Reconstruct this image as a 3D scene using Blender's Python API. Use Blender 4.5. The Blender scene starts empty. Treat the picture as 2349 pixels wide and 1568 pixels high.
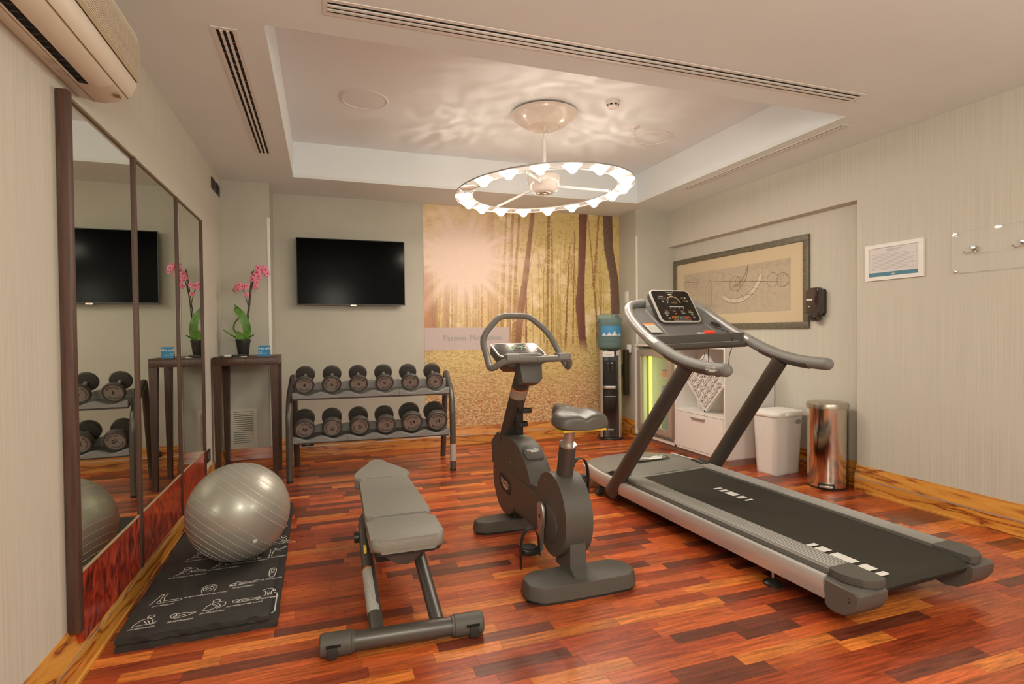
import bpy, bmesh, math, random
import numpy as np
from mathutils import Vector, Matrix
random.seed(7); rng = np.random.default_rng(7)
SC = bpy.context.scene; COL = SC.collection
PI = math.pi
# ------------------------------------------------------------------ room measures (metres)
XL, XR, XN = -0.9724, 4.3219, 4.4356
YB, YPL, XPL, YPR, XPR = 6.6553, 6.2244, -0.5099, 6.2269, 3.8450
H, H2, HS, YN = 2.9492, 3.3049, 2.4811, 3.4924
RXL, RXR, RYN, RYF = -0.2604, 3.6716, 3.0576, 5.9073
HB = 0.2188; YF = -1.6
# ------------------------------------------------------------------ camera
cam = bpy.data.cameras.new('camera'); cam.sensor_width = 36; cam.lens = 1260.52*36/2349; cam.clip_start = .05
co = bpy.data.objects.new('camera', cam); COL.objects.link(co); SC.camera = co
yw, pt, rl = [math.radians(a) for a in (18.9365, -0.9817, -0.575)]
fw = Vector((math.sin(yw)*math.cos(pt), math.cos(yw)*math.cos(pt), math.sin(pt)))
rt = Vector((math.cos(yw), -math.sin(yw), 0)); up = rt.cross(fw)
rt, up = math.cos(rl)*rt+math.sin(rl)*up, -math.sin(rl)*rt+math.cos(rl)*up
M = Matrix((rt, up, -fw)).transposed().to_4x4(); M.translation = Vector((0, 0, 1.38)); co.matrix_world = M
# ------------------------------------------------------------------ world, exposure, fill lights added behind the camera
w = bpy.data.worlds.new('world'); SC.world = w; w.use_nodes = True
w.node_tree.nodes['Background'].inputs[0].default_value = (1, .8, .62, 1); w.node_tree.nodes['Background'].inputs[1].default_value = .25
SC.view_settings.view_transform = 'Standard'; SC.view_settings.look = 'None'
SC.view_settings.exposure = 0.20; SC.view_settings.gamma = 1; SC.view_settings.use_curve_mapping = False
WARM = (1, .94, .80)
def area(name, loc, size, power, rot=(0, 0, 0), col=WARM, sy=None):
    l = bpy.data.lights.new(name, 'AREA'); l.energy = power; l.color = col; l.size = size
    if sy: l.shape = 'RECTANGLE'; l.size_y = sy
    o = bpy.data.objects.new(name, l); COL.objects.link(o); o.location = loc; o.rotation_euler = rot
    return o
def fill_point(name, loc, r, power, col=WARM):
    l = bpy.data.lights.new(name, 'POINT'); l.energy = power; l.color = col; l.shadow_soft_size = r
    o = bpy.data.objects.new(name, l); COL.objects.link(o); o.location = loc
fill_point('unseen_fill_light', (0.25, -0.35, 2.15), .30, 84)  # added soft fill, no fitting modelled: brightens the front ceiling and the shadows
fill_point('unseen_fill_light', (2.7, -0.5, 2.2), .30, 56)
# ------------------------------------------------------------------ materials
def lin(c): return tuple(((v/255+.055)/1.055)**2.4 if v/255 > .04045 else v/255/12.92 for v in c)
MATS = {}
def nt(name):
    m = bpy.data.materials.new(name); m.use_nodes = True; MATS[name] = m
    t = m.node_tree; return m, t, t.nodes['Principled BSDF']
def N(t, kind, **kw):
    n = t.nodes.new(kind)
    for k, v in kw.items():
        if k.startswith('i_'): n.inputs[k[2:].replace('_', ' ')].default_value = v
        else: setattr(n, k, v)
    return n
def mat(name, col, rough=.5, metal=0, spec=.5, noise=0, nscale=200, bump=0, bscale=300, coat=0, emit=None, es=0, trans=0, ior=1.45, alpha=1):
    m, t, b = nt(name)
    c = (*col, 1); b.inputs['Base Color'].default_value = c; b.inputs['Roughness'].default_value = rough
    b.inputs['Metallic'].default_value = metal; b.inputs['Specular IOR Level'].default_value = spec
    b.inputs['Coat Weight'].default_value = coat; b.inputs['Transmission Weight'].default_value = trans; b.inputs['IOR'].default_value = ior
    b.inputs['Alpha'].default_value = alpha
    if emit: b.inputs['Emission Color'].default_value = (*emit, 1); b.inputs['Emission Strength'].default_value = es
    tc = N(t, 'ShaderNodeTexCoord')
    if noise:
        n = N(t, 'ShaderNodeTexNoise', i_Scale=nscale, i_Detail=3); t.links.new(tc.outputs['Object'], n.inputs['Vector'])
        r = N(t, 'ShaderNodeValToRGB'); e = r.color_ramp.elements
        e[0].position = .3; e[1].position = .7
        e[0].color = (*[v*(1-noise) for v in col], 1); e[1].color = (*[min(1, v*(1+noise)) for v in col], 1)
        t.links.new(n.outputs['Fac'], r.inputs['Fac']); t.links.new(r.outputs['Color'], b.inputs['Base Color'])
    if bump:
        n2 = N(t, 'ShaderNodeTexNoise', i_Scale=bscale, i_Detail=2); t.links.new(tc.outputs['Object'], n2.inputs['Vector'])
        bp = N(t, 'ShaderNodeBump', i_Strength=bump, i_Distance=.002); t.links.new(n2.outputs['Fac'], bp.inputs['Height']); t.links.new(bp.outputs['Normal'], b.inputs['Normal'])
    return m
def stretched(name, axis_scale, ramp, rough=.5, detail=4, dist=0, coat=0, bump=0, spec=.5, nscale=1, coat_r=.1, second=None):
    """noise stretched along an axis -> colour ramp (wallpaper streaks, wood grain)"""
    m, t, b = nt(name)
    g = N(t, 'ShaderNodeNewGeometry'); mp = N(t, 'ShaderNodeMapping'); mp.inputs['Scale'].default_value = axis_scale
    t.links.new(g.outputs['Position'], mp.inputs['Vector'])
    n = N(t, 'ShaderNodeTexNoise', i_Scale=nscale, i_Detail=detail, i_Distortion=dist); t.links.new(mp.outputs['Vector'], n.inputs['Vector'])
    r = N(t, 'ShaderNodeValToRGB'); e = r.color_ramp.elements
    while len(e) < len(ramp): e.new(.5)
    for el, (p, c) in zip(e, ramp): el.position = p; el.color = (*c, 1)
    src = n.outputs['Fac']
    if second:   # banded grain: sine of the noise field
        mu = N(t, 'ShaderNodeMath', operation='MULTIPLY'); mu.inputs[1].default_value = second; t.links.new(src, mu.inputs[0])
        fr = N(t, 'ShaderNodeMath', operation='PINGPONG'); fr.inputs[1].default_value = 1; t.links.new(mu.outputs[0], fr.inputs[0]); src = fr.outputs[0]
    t.links.new(src, r.inputs['Fac']); t.links.new(r.outputs['Color'], b.inputs['Base Color'])
    b.inputs['Roughness'].default_value = rough; b.inputs['Coat Weight'].default_value = coat; b.inputs['Coat Roughness'].default_value = coat_r; b.inputs['Specular IOR Level'].default_value = spec
    if bump:
        bp = N(t, 'ShaderNodeBump', i_Strength=bump, i_Distance=.001); t.links.new(n.outputs['Fac'], bp.inputs['Height']); t.links.new(bp.outputs['Normal'], b.inputs['Normal'])
    return m
WALLP = stretched('wallpaper', (0, 260, 1.2), [(.3, (.54, .51, .44)), (.5, (.60, .575, .50)), (.7, (.64, .615, .54))], rough=.75, detail=3, spec=.2, bump=.15)
PAINT_B = mat('taupe_wall_paint', (.52, .505, .43), rough=.8, spec=.2, noise=.03, nscale=3)
CEIL = mat('ceiling_paint', (.80, .86, .86), rough=.85, spec=.2, noise=.015, nscale=2)
CEIL2 = mat('recess_paint', (.84, .90, .93), rough=.8, spec=.2)
WHITE = mat('white_lacquer', (.80, .77, .73), rough=.35)
WHITEM = mat('white_enamel_metal', (.78, .76, .72), rough=.4)
WHITEP = mat('white_plastic', (.82, .80, .77), rough=.45)
CREAM = mat('cream_plastic', (.72, .66, .54), rough=.4)
CREAMD = mat('cream_plastic_underside', (.66, .58, .44), rough=.5)
DARKV = mat('duct_black', (.01, .008, .007), rough=.9)
BLACK = mat('black_plastic', (.022, .020, .018), rough=.35)
BLACKM = mat('black_matte_plastic', (.03, .028, .026), rough=.6, bump=.2, bscale=900)
GREYPL = mat('charcoal_plastic', (.095, .088, .078), rough=.42, bump=.25, bscale=1500)
GREYLT = mat('grey_moulded_plastic', (.22, .215, .21), rough=.45)
TUBE = mat('graphite_powder_coat', (.10, .092, .082), rough=.34, metal=.35)
TUBEB = mat('brown_graphite_paint', (.085, .072, .062), rough=.36, metal=.3)
GRIP = mat('handrail_rubber', (.21, .20, .19), rough=.5, bump=.3, bscale=1200)
RAILM = mat('handrail_paint', (.26, .245, .235), rough=.36, metal=.25)
SILVER = mat('silver_paint', (.62, .60, .57), rough=.32, metal=.35)
ALU = mat('brushed_aluminium', (.55, .53, .50), rough=.33, metal=.8)
CHROME = mat('chrome', (.75, .72, .66), rough=.08, metal=1)
STEELB = mat('polished_steel', (.62, .56, .48), rough=.12, metal=1)
LEATH = mat('grey_vinyl_upholstery', (.245, .235, .205), rough=.42, bump=.35, bscale=700, noise=.08, nscale=150)
SADDLE = mat('dark_vinyl_saddle', (.10, .092, .082), rough=.33, bump=.15, bscale=500)
BELT = mat('treadmill_belt_rubber', (.052, .047, .037), rough=.85, spec=.15, noise=.3, nscale=900, bump=.5, bscale=1200)
RIBM = mat('ribbed_side_rail', (.22, .21, .19), rough=.5, metal=.3)
URETH = mat('dumbbell_urethane', (.065, .060, .055), rough=.38)
DISCG = mat('dumbbell_face_plate', (.27, .245, .225), rough=.45, metal=.2)
BALLM = mat('pearl_grey_vinyl', (.40, .385, .34), rough=.33, metal=.35, coat=.2)
BALLR = mat('pearl_grey_ridge', (.58, .55, .49), rough=.35, metal=.2)
MATR = mat('black_foam_mat', (.035, .033, .030), rough=.7, noise=.25, nscale=8, bump=.3, bscale=400)
PRINTW = mat('white_print', (.75, .74, .70), rough=.6)
PRINTK = mat('black_print', (.02, .02, .02), rough=.6)
PRINTG = mat('grey_print', (.30, .29, .28), rough=.6)
PRINTLG = mat('pale_grey_print', (.50, .49, .47), rough=.6)
WENGE = stretched('dark_wenge_wood', (160, 60, 7), [(.3, (.035, .014, .008)), (.6, (.075, .032, .018)), (.8, (.11, .05, .028))], rough=.4, detail=4)
MIRFR = stretched('brown_mirror_frame_wood', (90, 90, 4), [(.3, (.06, .026, .018)), (.7, (.11, .055, .038))], rough=.5)
MIRROR = mat('silvered_mirror_glass', (.80, .82, .74), rough=.0, metal=1)
BURL = stretched('red_burl_veneer', (9, 16, 9), [(.30, (.05, .004, .002)), (.45, (.26, .018, .006)), (.58, (.46, .045, .012)), (.75, (.62, .10, .03))], rough=.28, detail=8, dist=1.6, coat=.5)
GRAIN_X = stretched('zebrano_wood_along_x', (1.1, 9, 9), [(0, (.17, .035, .006)), (.12, (.42, .13, .02)), (.4, (.62, .25, .045)), (1, (.70, .30, .06))], rough=.3, detail=3, dist=.7, coat=.4, second=11)
GRAIN_Y = stretched('zebrano_wood_along_y', (9, 1.1, 9), [(0, (.17, .035, .006)), (.12, (.42, .13, .02)), (.4, (.66, .28, .045)), (1, (.74, .35, .06))], rough=.3, detail=3, dist=.7, coat=.4, second=11)
GRAIN_R = stretched('reddish_zebrano_along_x', (1.3, 9, 9), [(0, (.14, .02, .005)), (.15, (.36, .06, .014)), (.5, (.52, .13, .03)), (1, (.60, .18, .04))], rough=.3, detail=3, dist=.7, coat=.4, second=9)
STRIP = mat('satin_steel_inlay', (.62, .60, .56), rough=.35, metal=.6)
POT = mat('black_plant_pot', (.02, .018, .016), rough=.5)
LEAF = mat('orchid_leaf', (.10, .24, .03), rough=.38, noise=.35, nscale=30)
STEM = mat('orchid_stem', (.08, .07, .03), rough=.6)
STAKE = mat('dark_support_stake', (.035, .018, .012), rough=.6)
PETAL = mat('pink_orchid_petal', (.82, .26, .38), rough=.5, noise=.25, nscale=60)
PETALC = mat('crimson_orchid_lip', (.55, .03, .10), rough=.5)
BLUEC = mat('blue_card', (.02, .22, .45), rough=.5)
TEALC = mat('teal_band', (.07, .22, .30), rough=.5)
REDK = mat('red_safety_key', (.75, .06, .03), rough=.4)
ORANGE = mat('orange_sticker', (.80, .22, .03), rough=.5)
LABELG = mat('warning_label_grey', (.42, .41, .38), rough=.55, noise=.25, nscale=260)
YELLOW = mat('yellow_plastic_edge', (.75, .52, .06), rough=.5)
GLASS = mat('clear_glass', (1, 1, 1), rough=.0, trans=1, ior=1.05, spec=.3)
BLUEPLA = mat('blue_translucent_bottle', (.55, .75, .80), rough=.05, trans=.85, ior=1.12)
WATER = mat('bottle_tint', (.42, .58, .60), rough=.1, trans=.75, ior=1.1)
SMOKE = mat('smoked_plastic', (.05, .035, .028), rough=.06, coat=.5)
FRAMEP = stretched('pewter_picture_frame', (60, 60, 60), [(.3, (.10, .085, .055)), (.7, (.19, .165, .115))], rough=.45, detail=5)
MATBD = mat('cream_passepartout', (.66, .54, .36), rough=.8)
PAPER = mat('aged_paper', (.52, .44, .33), rough=.8, noise=.06, nscale=25)
PAPERL = mat('pale_paper', (.66, .58, .47), rough=.8)
OCHRE = mat('ochre_ink', (.58, .33, .12), rough=.8)
FRIDGEL = mat('fridge_light_strip', (.9, .9, .2), emit=(.95, .85, .02), es=1.6)
FRIDGEI = mat('fridge_liner', (.62, .60, .47), rough=.6)
ORNG = mat('orange_jar_content', (.75, .28, .03), rough=.4)
BLUEJ = mat('blue_jar_content', (.05, .28, .40), rough=.4)
LENS = mat('lit_lamp_lens', (1, .8, .65), rough=.2, emit=(1, .76, .58), es=4)
BULGE = mat('lit_lamp_core', (1, .9, .8), rough=.2, emit=(1, .90, .76), es=380)
PLASTER = mat('white_plaster_relief', (.72, .69, .66), rough=.7)
GREENL = mat('green_led', (.05, .3, .05), emit=(.15, .9, .15), es=.8)
REDL = mat('red_led', (.4, .03, .02), emit=(1, .1, .05), es=1.5)
# floor plank wood: base colour from the plank's own tone attribute, grain from position
def plank_mat():
    m, t, b = nt('merbau_parquet')
    at = N(t, 'ShaderNodeAttribute', attribute_name='tone'); g = N(t, 'ShaderNodeNewGeometry')
    ad = N(t, 'ShaderNodeVectorMath', operation='MULTIPLY_ADD'); t.links.new(at.outputs['Color'], ad.inputs[0]); ad.inputs[1].default_value = (7, 13, 5); t.links.new(g.outputs['Position'], ad.inputs[2])
    mp = N(t, 'ShaderNodeMapping'); mp.inputs['Scale'].default_value = (5, 75, 1); t.links.new(ad.outputs[0], mp.inputs['Vector'])
    n = N(t, 'ShaderNodeTexNoise', i_Scale=1, i_Detail=5, i_Distortion=.8); t.links.new(mp.outputs['Vector'], n.inputs['Vector'])
    mr = N(t, 'ShaderNodeMapRange'); mr.inputs['From Min'].default_value = .3; mr.inputs['From Max'].default_value = .72; mr.inputs['To Min'].default_value = .48; mr.inputs['To Max'].default_value = 1.38
    t.links.new(n.outputs['Fac'], mr.inputs['Value'])
    mx = N(t, 'ShaderNodeVectorMath', operation='SCALE'); t.links.new(at.outputs['Color'], mx.inputs[0]); t.links.new(mr.outputs[0], mx.inputs['Scale'])
    t.links.new(mx.outputs[0], b.inputs['Base Color'])
    n3 = N(t, 'ShaderNodeTexNoise', i_Scale=2.2, i_Detail=4); t.links.new(g.outputs['Position'], n3.inputs['Vector'])
    m3 = N(t, 'ShaderNodeMapRange'); m3.inputs['To Min'].default_value = .22; m3.inputs['To Max'].default_value = .40; t.links.new(n3.outputs['Fac'], m3.inputs['Value']); t.links.new(m3.outputs[0], b.inputs['Roughness'])
    b.inputs['Coat Weight'].default_value = .25; b.inputs['Coat Roughness'].default_value = .22
    return m
PLANK = plank_mat()
def attr_mat(name, rough=.7):
    m, t, b = nt(name); at = N(t, 'ShaderNodeAttribute', attribute_name='tone'); t.links.new(at.outputs['Color'], b.inputs['Base Color'])
    b.inputs['Roughness'].default_value = rough; b.inputs['Specular IOR Level'].default_value = .2; return m
MURAL = attr_mat('printed_forest_mural')
# ------------------------------------------------------------------ mesh helpers
def V(*a): return Vector(a)
def frame(o, a, b):
    a = Vector(a).normalized(); b = Vector(b); n = a.cross(b).normalized(); b = n.cross(a)
    m = Matrix((a, b, n)).transposed().to_4x4(); m.translation = Vector(o); return m
class MB:
    def __init__(s): s.bm = bmesh.new()
    def _m(s, vs, m):
        if m is not None: bmesh.ops.transform(s.bm, matrix=m, verts=vs)
    def _add(s, b, m):
        if m is not None: bmesh.ops.transform(b, matrix=m, verts=b.verts)
        me = bpy.data.meshes.new('x'); b.to_mesh(me); b.free(); s.bm.from_mesh(me); bpy.data.meshes.remove(me); return s
    def box(s, x0, x1, y0, y1, z0, z1, bev=0, seg=2, m=None):
        b = bmesh.new(); bmesh.ops.create_cube(b, size=1)
        bmesh.ops.scale(b, vec=(x1-x0, y1-y0, z1-z0), verts=b.verts); bmesh.ops.translate(b, vec=((x0+x1)/2, (y0+y1)/2, (z0+z1)/2), verts=b.verts)
        if bev: bmesh.ops.bevel(b, geom=b.edges[:], offset=bev, segments=seg, affect='EDGES', profile=.5)
        return s._add(b, m)
    def prism(s, poly, h0, h1, m=None, bev=0, seg=2, taper=1, bev_all=False):
        b = bmesh.new(); n = len(poly); cx = sum(p[0] for p in poly)/n; cy = sum(p[1] for p in poly)/n
        lo = [b.verts.new((p[0], p[1], h0)) for p in poly]
        hi = [b.verts.new((cx+(p[0]-cx)*taper, cy+(p[1]-cy)*taper, h1)) for p in poly]
        f1 = b.faces.new(list(reversed(lo))); f2 = b.faces.new(hi)
        for i in range(n): b.faces.new((lo[i], lo[(i+1) % n], hi[(i+1) % n], hi[i]))
        if bev: bmesh.ops.bevel(b, geom=b.edges[:] if bev_all else list(f2.edges)+list(f1.edges), offset=bev, segments=seg, affect='EDGES', profile=.5)
        return s._add(b, m)
    def poly(s, pts):
        s.bm.faces.new([s.bm.verts.new(p) for p in pts]); return s
    def sweep(s, pts, ra, rb=None, seg=12, caps=True, side=None, round_end=False):
        """tube along pts; ra/rb radii (number or list) ; side = fixed reference direction for radius ra"""
        P = [Vector(p) for p in pts]; n = len(P)
        RA = ra if isinstance(ra, (list, tuple)) else [ra]*n
        RB = RA if rb is None else (rb if isinstance(rb, (list, tuple)) else [rb]*n)
        T = []
        for i in range(n):
            d = (P[min(i+1, n-1)]-P[max(i-1, 0)]); T.append(d.normalized())
        ref = Vector(side) if side else (V(0, 0, 1) if abs(T[0].z) < .9 else V(1, 0, 0))
        rings = []
        A = None
        for i in range(n):
            if side or A is None: A = ref - T[i]*ref.dot(T[i])
            else: A = A - T[i]*A.dot(T[i])
            A.normalize(); B = T[i].cross(A)
            rings.append([s.bm.verts.new(P[i]+A*RA[i]*math.cos(2*PI*k/seg)+B*RB[i]*math.sin(2*PI*k/seg)) for k in range(seg)])
        for i in range(n-1):
            for k in range(seg): s.bm.faces.new((rings[i][k], rings[i][(k+1) % seg], rings[i+1][(k+1) % seg], rings[i+1][k]))
        if caps: s.bm.faces.new(list(reversed(rings[0]))); s.bm.faces.new(rings[-1])
        return s
    def lathe(s, prof, m=None, seg=32, cap=True, frac=1.0):
        rings = []; vs = []
        for r, z in prof:
            if r < 1e-5: v = s.bm.verts.new((0, 0, z)); rings.append([v]); vs.append(v)
            else:
                rg = [s.bm.verts.new((r*math.cos(2*PI*k/seg), r*math.sin(2*PI*k/seg), z)) for k in range(seg)]; rings.append(rg); vs += rg
        for a, b in zip(rings, rings[1:]):
            for k in range(seg):
                k2 = (k+1) % seg
                if len(a) == 1 and len(b) == 1: continue
                if len(a) == 1: s.bm.faces.new((a[0], b[k], b[k2]))
                elif len(b) == 1: s.bm.faces.new((a[k], a[k2], b[0]))
                else: s.bm.faces.new((a[k], a[k2], b[k2], b[k]))
        if cap:
            if len(rings[0]) > 1: s.bm.faces.new(list(reversed(rings[0])))
            if len(rings[-1]) > 1: s.bm.faces.new(rings[-1])
        s._m(vs, m); return s
    def loft(s, rings, caps=True, closed=True):
        R = [[s.bm.verts.new(p) for p in rg] for rg in rings]; n = len(R[0])
        for a, b in zip(R, R[1:]):
            for k in range(n if closed else n-1): s.bm.faces.new((a[k], a[(k+1) % n], b[(k+1) % n], b[k]))
        if caps: s.bm.faces.new(list(reversed(R[0]))); s.bm.faces.new(R[-1])
        return s
    def ribbon(s, pts, w, m, h=.0006):
        """flat printed stroke in the plane of frame m"""
        P = [Vector((p[0], p[1])) for p in pts]; n = len(P); L = []; R = []
        for i in range(n):
            d = P[min(i+1, n-1)]-P[max(i-1, 0)]
            if d.length < 1e-9: d = Vector((1, 0))
            d.normalize(); nn = Vector((-d.y, d.x))*w/2
            L.append(s.bm.verts.new(m @ Vector((P[i].x+nn.x, P[i].y+nn.y, h)))); R.append(s.bm.verts.new(m @ Vector((P[i].x-nn.x, P[i].y-nn.y, h))))
        for i in range(n-1): s.bm.faces.new((R[i], R[i+1], L[i+1], L[i]))
        return s
def rrect(w, h, r, n=5, cx=0, cy=0):
    o = []
    for sx, sy, a0 in ((1, -1, -90), (1, 1, 0), (-1, 1, 90), (-1, -1, 180)):
        for k in range(n+1):
            a = math.radians(a0+90*k/n); o.append((cx+sx*(w/2-r)+r*math.cos(a), cy+sy*(h/2-r)+r*math.sin(a)))
    return o
def smooth_path(P, n=8):
    P = [Vector(p) for p in P]; o = []
    for i in range(len(P)-1):
        p0 = P[max(i-1, 0)]; p1 = P[i]; p2 = P[i+1]; p3 = P[min(i+2, len(P)-1)]
        for k in range(n):
            t = k/n; o.append(.5*((2*p1)+(-p0+p2)*t+(2*p0-5*p1+4*p2-p3)*t*t+(-p0+3*p1-3*p2+p3)*t*t*t))
    o.append(P[-1]); return o
def cpath(P, rads, n=6):
    """polyline with rounded corners"""
    P = [Vector(p) for p in P]; o = [P[0]]
    for i in range(1, len(P)-1):
        a = P[i-1]-P[i]; b = P[i+1]-P[i]; r = rads if not isinstance(rads, (list, tuple)) else rads[i-1]
        r = min(r, a.length*.49, b.length*.49); p = P[i]+a.normalized()*r; q = P[i]+b.normalized()*r
        for k in range(n+1):
            t = k/n; o.append((1-t)**2*p+2*t*(1-t)*P[i]+t*t*q)
    o.append(P[-1]); return o
def meta(o, label=None, cat=None, group=None, kind=None):
    if label: o['label'] = label
    if cat: o['category'] = cat
    if group: o['group'] = group
    if kind: o['kind'] = kind
    return o
def finish(name, mb, m, parent=None, ang=38, **kw):
    bm = mb.bm if isinstance(mb, MB) else mb
    bmesh.ops.recalc_face_normals(bm, faces=bm.faces)
    me = bpy.data.meshes.new(name); bm.to_mesh(me); bm.free()
    off = Vector((0, 0, 0)); p = parent
    while p is not None: off += p.location; p = p.parent
    if off.length: me.transform(Matrix.Translation(-off))
    me.materials.append(m)
    if ang:
        me.shade_smooth(); me.set_sharp_from_angle(angle=math.radians(ang))
    o = bpy.data.objects.new(name, me); COL.objects.link(o); o.parent = parent
    return meta(o, **kw)
def thing(name, label, cat, loc=(0, 0, 0), group=None):
    o = bpy.data.objects.new(name, None); COL.objects.link(o); o.location = loc; o.empty_display_size = .1
    return meta(o, label, cat, group)
_txt = {}
def text_bm(body, size, m, align='CENTER', shear=0, space=1.0, h=.0008, bold=0):
    """lettering as flat mesh in frame m"""
    key = (body, align, shear, space, bold)
    if key not in _txt:
        c = bpy.data.curves.new('t', 'FONT'); c.body = body; c.size = 1; c.align_x = align; c.align_y = 'CENTER'; c.shear = shear; c.space_character = space; c.resolution_u = 3; c.offset = bold
        o = bpy.data.objects.new('t', c); COL.objects.link(o); bpy.context.view_layer.update()
        me = bpy.data.meshes.new_from_object(o.evaluated_get(bpy.context.evaluated_depsgraph_get())); bpy.data.objects.remove(o); bpy.data.curves.remove(c)
        _txt[key] = me
    bm = bmesh.new(); bm.from_mesh(_txt[key]); bmesh.ops.transform(bm, matrix=m @ Matrix.Translation((0, 0, h)) @ Matrix.Diagonal((size, size, size, 1)), verts=bm.verts)
    return bm
def add_bm(mb, bm2):
    me = bpy.data.meshes.new('x'); bm2.to_mesh(me); bm2.free(); mb.bm.from_mesh(me); bpy.data.meshes.remove(me)
def text(name, body, size, m, material, parent, **kw):
    mb = MB(); add_bm(mb, text_bm(body, size, m, **kw)); return finish(name, mb, material, parent, ang=0)
def tone_attr(me, cols):
    a = me.color_attributes.new('tone', 'FLOAT_COLOR', 'POINT'); a.data.foreach_set('color', np.asarray(cols, np.float32).ravel())
# ================================================================== THE SETTING
def struct(name, mb, m, parent=None, ang=38): return finish(name, mb, m, parent, ang, kind='structure')
floor = struct('floor', MB().box(XL-.05, XN+.05, YF, YB+.05, -.06, -.004), DARKV)
# merbau strips laid along the back wall's direction, joints staggered at random
def tone():
    t = rng.random()
    if t < .16: c = np.array((.17, .038, .019))
    elif t < .48: c = np.array((.38, .062, .019))
    elif t < .86: c = np.array((.54, .108, .025))
    else: c = np.array((.68, .195, .038))
    return c*rng.uniform(.8, 1.22)
SW = .0745; planks = []
y = YB
while y > YF:
    x = XL - rng.uniform(0, .5)
    while x < XN:
        L = rng.choice([.30, .38, .46, .55, .62])*rng.uniform(.9, 1.1); x1 = x+L
        a, b_ = max(x, XL), min(x1, XN)
        if b_-a > .01: planks.append((a, b_, max(y-SW, YF), y, tone()))
        x = x1
    y -= SW
def plank_geo(pl):
    x0, x1, y0, y1, c = pl; g = .0005
    v = [(x0+g, y0+g, 0), (x1-g, y0+g, 0), (x1-g, y1-g, 0), (x0+g, y1-g, 0), (x0+g, y0+g, -.004), (x1-g, y0+g, -.004), (x1-g, y1-g, -.004), (x0+g, y1-g, -.004)]
    return v, [(0, 1, 2, 3), (4, 5, 1, 0), (5, 6, 2, 1), (6, 7, 3, 2), (7, 4, 0, 3)]
def vis(pl):   # size in view: nearest strips inside the frame first
    cx, cy = (pl[0]+pl[1])/2, (pl[2]+pl[3])/2
    d = cx*math.sin(yw)+cy*math.cos(yw); l = cx*math.cos(yw)-cy*math.sin(yw)
    if d < 1.9 or abs(l/d) > .96: return 99
    if 2.2 < cx < 3.15 and 2 < cy < 4.5: return 50+d
    return d
order = sorted(range(len(planks)), key=lambda i: vis(planks[i])); near = set(order[:300])
RV, RF, RC = [], [], []
for i, pl in enumerate(planks):
    v, f = plank_geo(pl)
    if i in near:
        me = bpy.data.meshes.new('plank'); me.from_pydata(v, [], f); me.materials.append(PLANK); tone_attr(me, [(*pl[4], 1)]*8)
        o = bpy.data.objects.new('plank', me); COL.objects.link(o); o.parent = floor
    else:
        k = len(RV); RV += v; RF += [tuple(q+k for q in ff) for ff in f]; RC += [(*pl[4], 1)]*8
me = bpy.data.meshes.new('plank_field'); me.from_pydata(RV, [], RF); me.materials.append(PLANK); tone_attr(me, RC)
o = bpy.data.objects.new('plank_field', me); COL.objects.link(o); o.parent = floor; o['kind'] = 'stuff'
# ceiling with its rectangular recess
cb = MB(); T = .03
for x0, x1, y0, y1 in ((XL-.05, XN+.1, YF, RYN), (XL-.05, XN+.1, RYF, YB+.1), (XL-.05, RXL, RYN, RYF), (RXR, XN+.1, RYN, RYF)): cb.box(x0, x1, y0, y1, H, H+T)
ceil = struct('ceiling', cb, CEIL)
rb = MB(); rb.box(RXL-.02, RXR+.02, RYN-.02, RYF+.02, H2, H2+.03)
for x0, x1, y0, y1 in ((RXL-.02, RXL, RYN-.02, RYF+.02), (RXR, RXR+.02, RYN-.02, RYF+.02), (RXL, RXR, RYN-.02, RYN), (RXL, RXR, RYF, RYF+.02)): rb.box(x0, x1, y0, y1, H+T, H2)
struct('ceiling_recess', rb, CEIL2, ceil)
struct('wall_left', MB().box(XL-.1, XL, YF, YB+.1, 0, H+.02), WALLP)
struct('wall_back', MB().box(XL-.1, XN+.1, YB, YB+.1, 0, H+.02), PAINT_B)
struct('wall_back_left_pillar', MB().box(XL+.0005, XPL, YPL, YB, 0, H), PAINT_B)
struct('wall_back_right_pillar', MB().box(XPR, XN, YPR, YB, 0, H), PAINT_B)
wr = MB(); wr.box(XR, XN+.1, YF, YN, 0, H+.02); wr.box(XR, XN+.1, YN, YPR, HS, H+.02); wr.box(XN, XN+.1, YN, YB, 0, HS)
struct('wall_right', wr, WALLP)
struct('wall_front', MB().box(XL-.1, XN+.1, YF-.1, YF, 0, H+.02), CEIL)
# skirting: sloped upper board, steel inlay, lower board, small foot moulding
def skirting(name, along, c0, c1, base, side, mt):
    """along 'x' or 'y'; from c0 to c1; wall plane at base; side = direction into the room (+1/-1)"""
    up_ = [(0, HB), (.004, HB), (.030, .118), (0, .118)]; lo_ = [(0, .108), (.030, .108), (.030, .020), (.036, .016), (.036, 0), (0, 0)]; st = [(0, .118), (.0285, .118), (.0285, .108), (0, .108)]
    def ext(poly):
        mb = MB(); rs = []
        for c in (c0, c1): rs.append([((c, base+side*d, z) if along == 'x' else (base+side*d, c, z)) for d, z in poly])
        return mb.loft(rs)
    r = struct(name, ext(lo_), mt, None, 30)
    finish('upper_board', ext(up_), mt, r, 30, kind='structure'); finish('steel_inlay', ext(st), STRIP, r, 30, kind='structure')
skirting('baseboard_left', 'y', YF, YPL, XL, 1, GRAIN_Y)
skirting('baseboard_back_left_pillar', 'x', XL+.03, XPL, YPL, -1, GRAIN_R)
skirting('baseboard_left_pillar_side', 'y', YPL, YB-.03, XPL, 1, GRAIN_R)
skirting('baseboard_back', 'x', XPL, XPR, YB, -1, GRAIN_X)
skirting('baseboard_right_pillar_side', 'y', YPR-.03, YB-.03, XPR, -1, GRAIN_Y)
skirting('baseboard_right', 'y', YF, YN, XR, -1, GRAIN_Y)
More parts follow.
